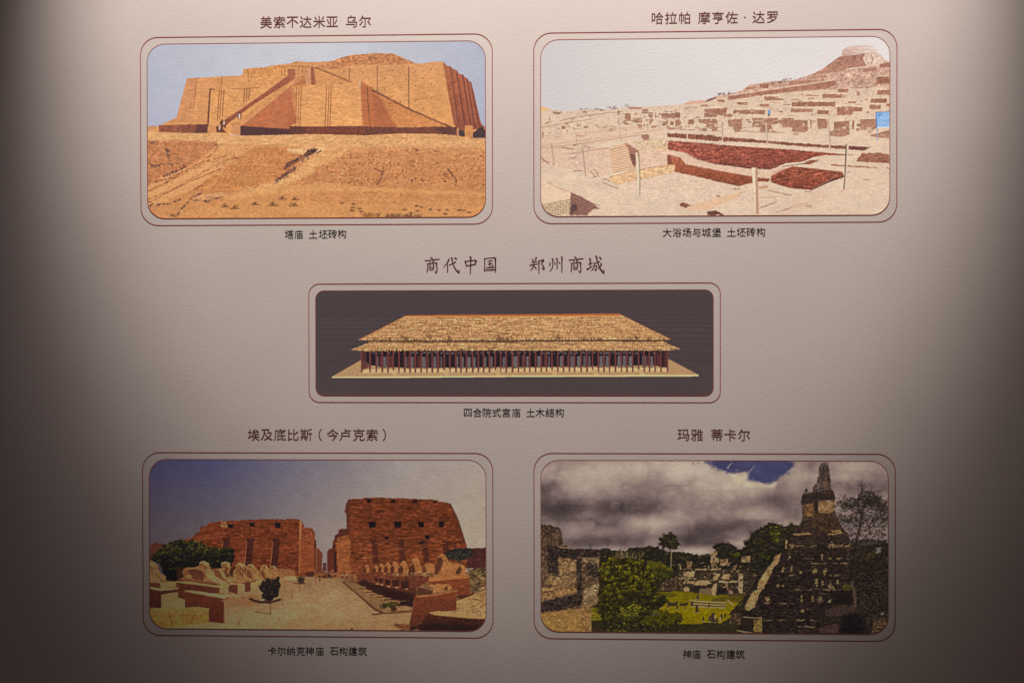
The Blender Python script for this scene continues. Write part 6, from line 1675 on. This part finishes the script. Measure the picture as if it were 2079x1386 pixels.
ZHONG = [[(425, 135, 18), (490, 185, 72), (485, 400, 52), (475, 700, 46), (465, 1070, 34)], [(165, 385, 26), (215, 450, 58), (240, 560, 46), (250, 670, 26)],
         [(170, 395, 26), (480, 370, 30), (720, 335, 34), (780, 375, 76), (735, 470, 52), (690, 545, 40)], [(255, 635, 28), (480, 600, 34), (650, 575, 36), (745, 560, 36)]]
GUO = [[(1195, 240, 24), (1225, 280, 48), (1228, 560, 36), (1210, 820, 42), (1205, 940, 30)], [(1200, 262, 24), (1450, 230, 28), (1710, 205, 34), (1790, 250, 80), (1790, 500, 46), (1795, 800, 54), (1785, 990, 30)],
       [(1375, 400, 20), (1500, 370, 28), (1640, 345, 32)], [(1480, 390, 34), (1498, 480, 46), (1495, 715, 34)], [(1385, 560, 20), (1500, 525, 30), (1620, 500, 28)], [(1285, 745, 24), (1500, 722, 34), (1715, 710, 34)],
       [(1595, 580, 16), (1640, 610, 38), (1670, 645, 34)], [(1230, 865, 26), (1500, 850, 36), (1780, 835, 34)]]
ZHENG = [[(245, 270, 16), (295, 310, 44), (335, 360, 22)], [(460, 190, 34), (490, 215, 66), (450, 280, 42), (400, 360, 10)], [(225, 450, 26), (380, 420, 34), (535, 400, 28)], [(135, 595, 22), (180, 605, 40), (380, 560, 30), (565, 530, 24)],
         [(370, 440, 40), (375, 500, 44), (345, 640, 42), (285, 770, 36), (150, 895, 10)], [(365, 655, 16), (440, 710, 40), (490, 800, 40)], [(585, 370, 24), (625, 410, 52), (630, 700, 44), (622, 1030, 34)],
         [(600, 385, 24), (740, 350, 28), (830, 310, 30), (875, 345, 72), (800, 440, 34), (740, 510, 18)], [(745, 505, 20), (820, 590, 30), (890, 690, 46), (905, 780, 46), (880, 830, 24)], [(885, 825, 40), (850, 770, 36), (745, 725, 10)]]
ZHOU = [[(1225, 430, 20), (1220, 500, 44), (1200, 580, 54), (1210, 640, 24)], [(1305, 235, 20), (1360, 275, 62), (1365, 460, 42), (1355, 660, 40), (1310, 800, 38), (1185, 935, 12)], [(1440, 410, 14), (1475, 500, 44), (1475, 580, 30)],
        [(1530, 225, 20), (1585, 265, 64), (1588, 500, 42), (1585, 800, 42)], [(1675, 420, 14), (1725, 480, 46), (1740, 530, 30)], [(1795, 145, 20), (1850, 200, 66), (1838, 500, 42), (1840, 800, 46), (1835, 970, 34)]]
CHENG = [[(1140, 550, 22), (1260, 520, 32), (1370, 480, 36)], [(1190, 225, 20), (1255, 275, 66), (1258, 500, 44), (1265, 680, 36)], [(1065, 790, 30), (1125, 820, 60), (1230, 730, 36), (1375, 655, 14)],
         [(1440, 480, 24), (1460, 520, 46), (1450, 640, 38), (1420, 760, 36), (1370, 840, 30), (1280, 910, 10)], [(1470, 510, 24), (1600, 460, 32), (1750, 400, 34)],
         [(1470, 650, 20), (1570, 615, 30), (1590, 640, 56), (1580, 740, 36), (1565, 840, 44), (1530, 885, 24)], [(1535, 875, 36), (1505, 830, 30), (1465, 790, 10)],
         [(1520, 105, 24), (1580, 140, 70), (1620, 350, 42), (1700, 600, 44), (1790, 800, 48), (1890, 930, 62), (1975, 1020, 40)], [(1970, 1010, 52), (1970, 900, 40), (1985, 790, 8)],
         [(1810, 475, 26), (1845, 540, 62), (1780, 660, 40), (1730, 730, 34), (1640, 800, 10)], [(1715, 170, 18), (1790, 215, 54), (1825, 275, 44)]]


def brush_character(strokes, ox, oy, s, parent):
    v, f = [], []
    for k, st in enumerate(strokes):
        y = -0.0006 - 0.00004 * k
        p = np.array(st, float)
        # smooth the spine
        t = np.arange(len(p))
        tt = np.linspace(0, len(p) - 1, (len(p) - 1) * 4 + 1)
        q = np.stack([np.interp(tt, t, p[:, i]) for i in range(3)], -1)
        if len(p) > 2:
            q[1:-1] = (q[:-2] + 2 * q[1:-1] + q[2:]) / 4
        d = np.gradient(q[:, :2], axis=0)
        d /= np.linalg.norm(d, axis=1)[:, None] + 1e-9
        nrm = np.stack([-d[:, 1], d[:, 0]], -1)
        q[0, :2] -= d[0] * q[0, 2] * 0.3
        q[-1, :2] += d[-1] * q[-1, 2] * 0.3
        b = len(v)
        for i in range(len(q)):
            w = q[i, 2] * 0.5 * BRUSH
            for sg in (-1, 1):
                x, z = at(ox + (q[i, 0] + sg * nrm[i, 0] * w) / s, oy + (q[i, 1] + sg * nrm[i, 1] * w) / s)
                v.append((x, y, z))
        for i in range(len(q) - 1):
            f.append((b + 2 * i, b + 2 * i + 1, b + 2 * i + 3, b + 2 * i + 2))
    mesh_object('character', v, f, M_BRUSH, parent)


BRUSH = 1.36
hx, hz = at(1043, 556)
th = thing('heading', 'large brush-style red-brown heading above the wide thatched hall print', 'heading', (hx, 0, hz), HEAD)
for strokes, ox, oy in ((SHANG, 857, 515), (DAI, 857, 515), (ZHONG, 937, 515), (GUO, 937, 515), (ZHENG, 1070, 515), (ZHOU, 1070, 515),
                        (SHANG, 1149, 514), (CHENG, 1150, 515)):
    brush_character(strokes, ox, oy, 25.99, th)
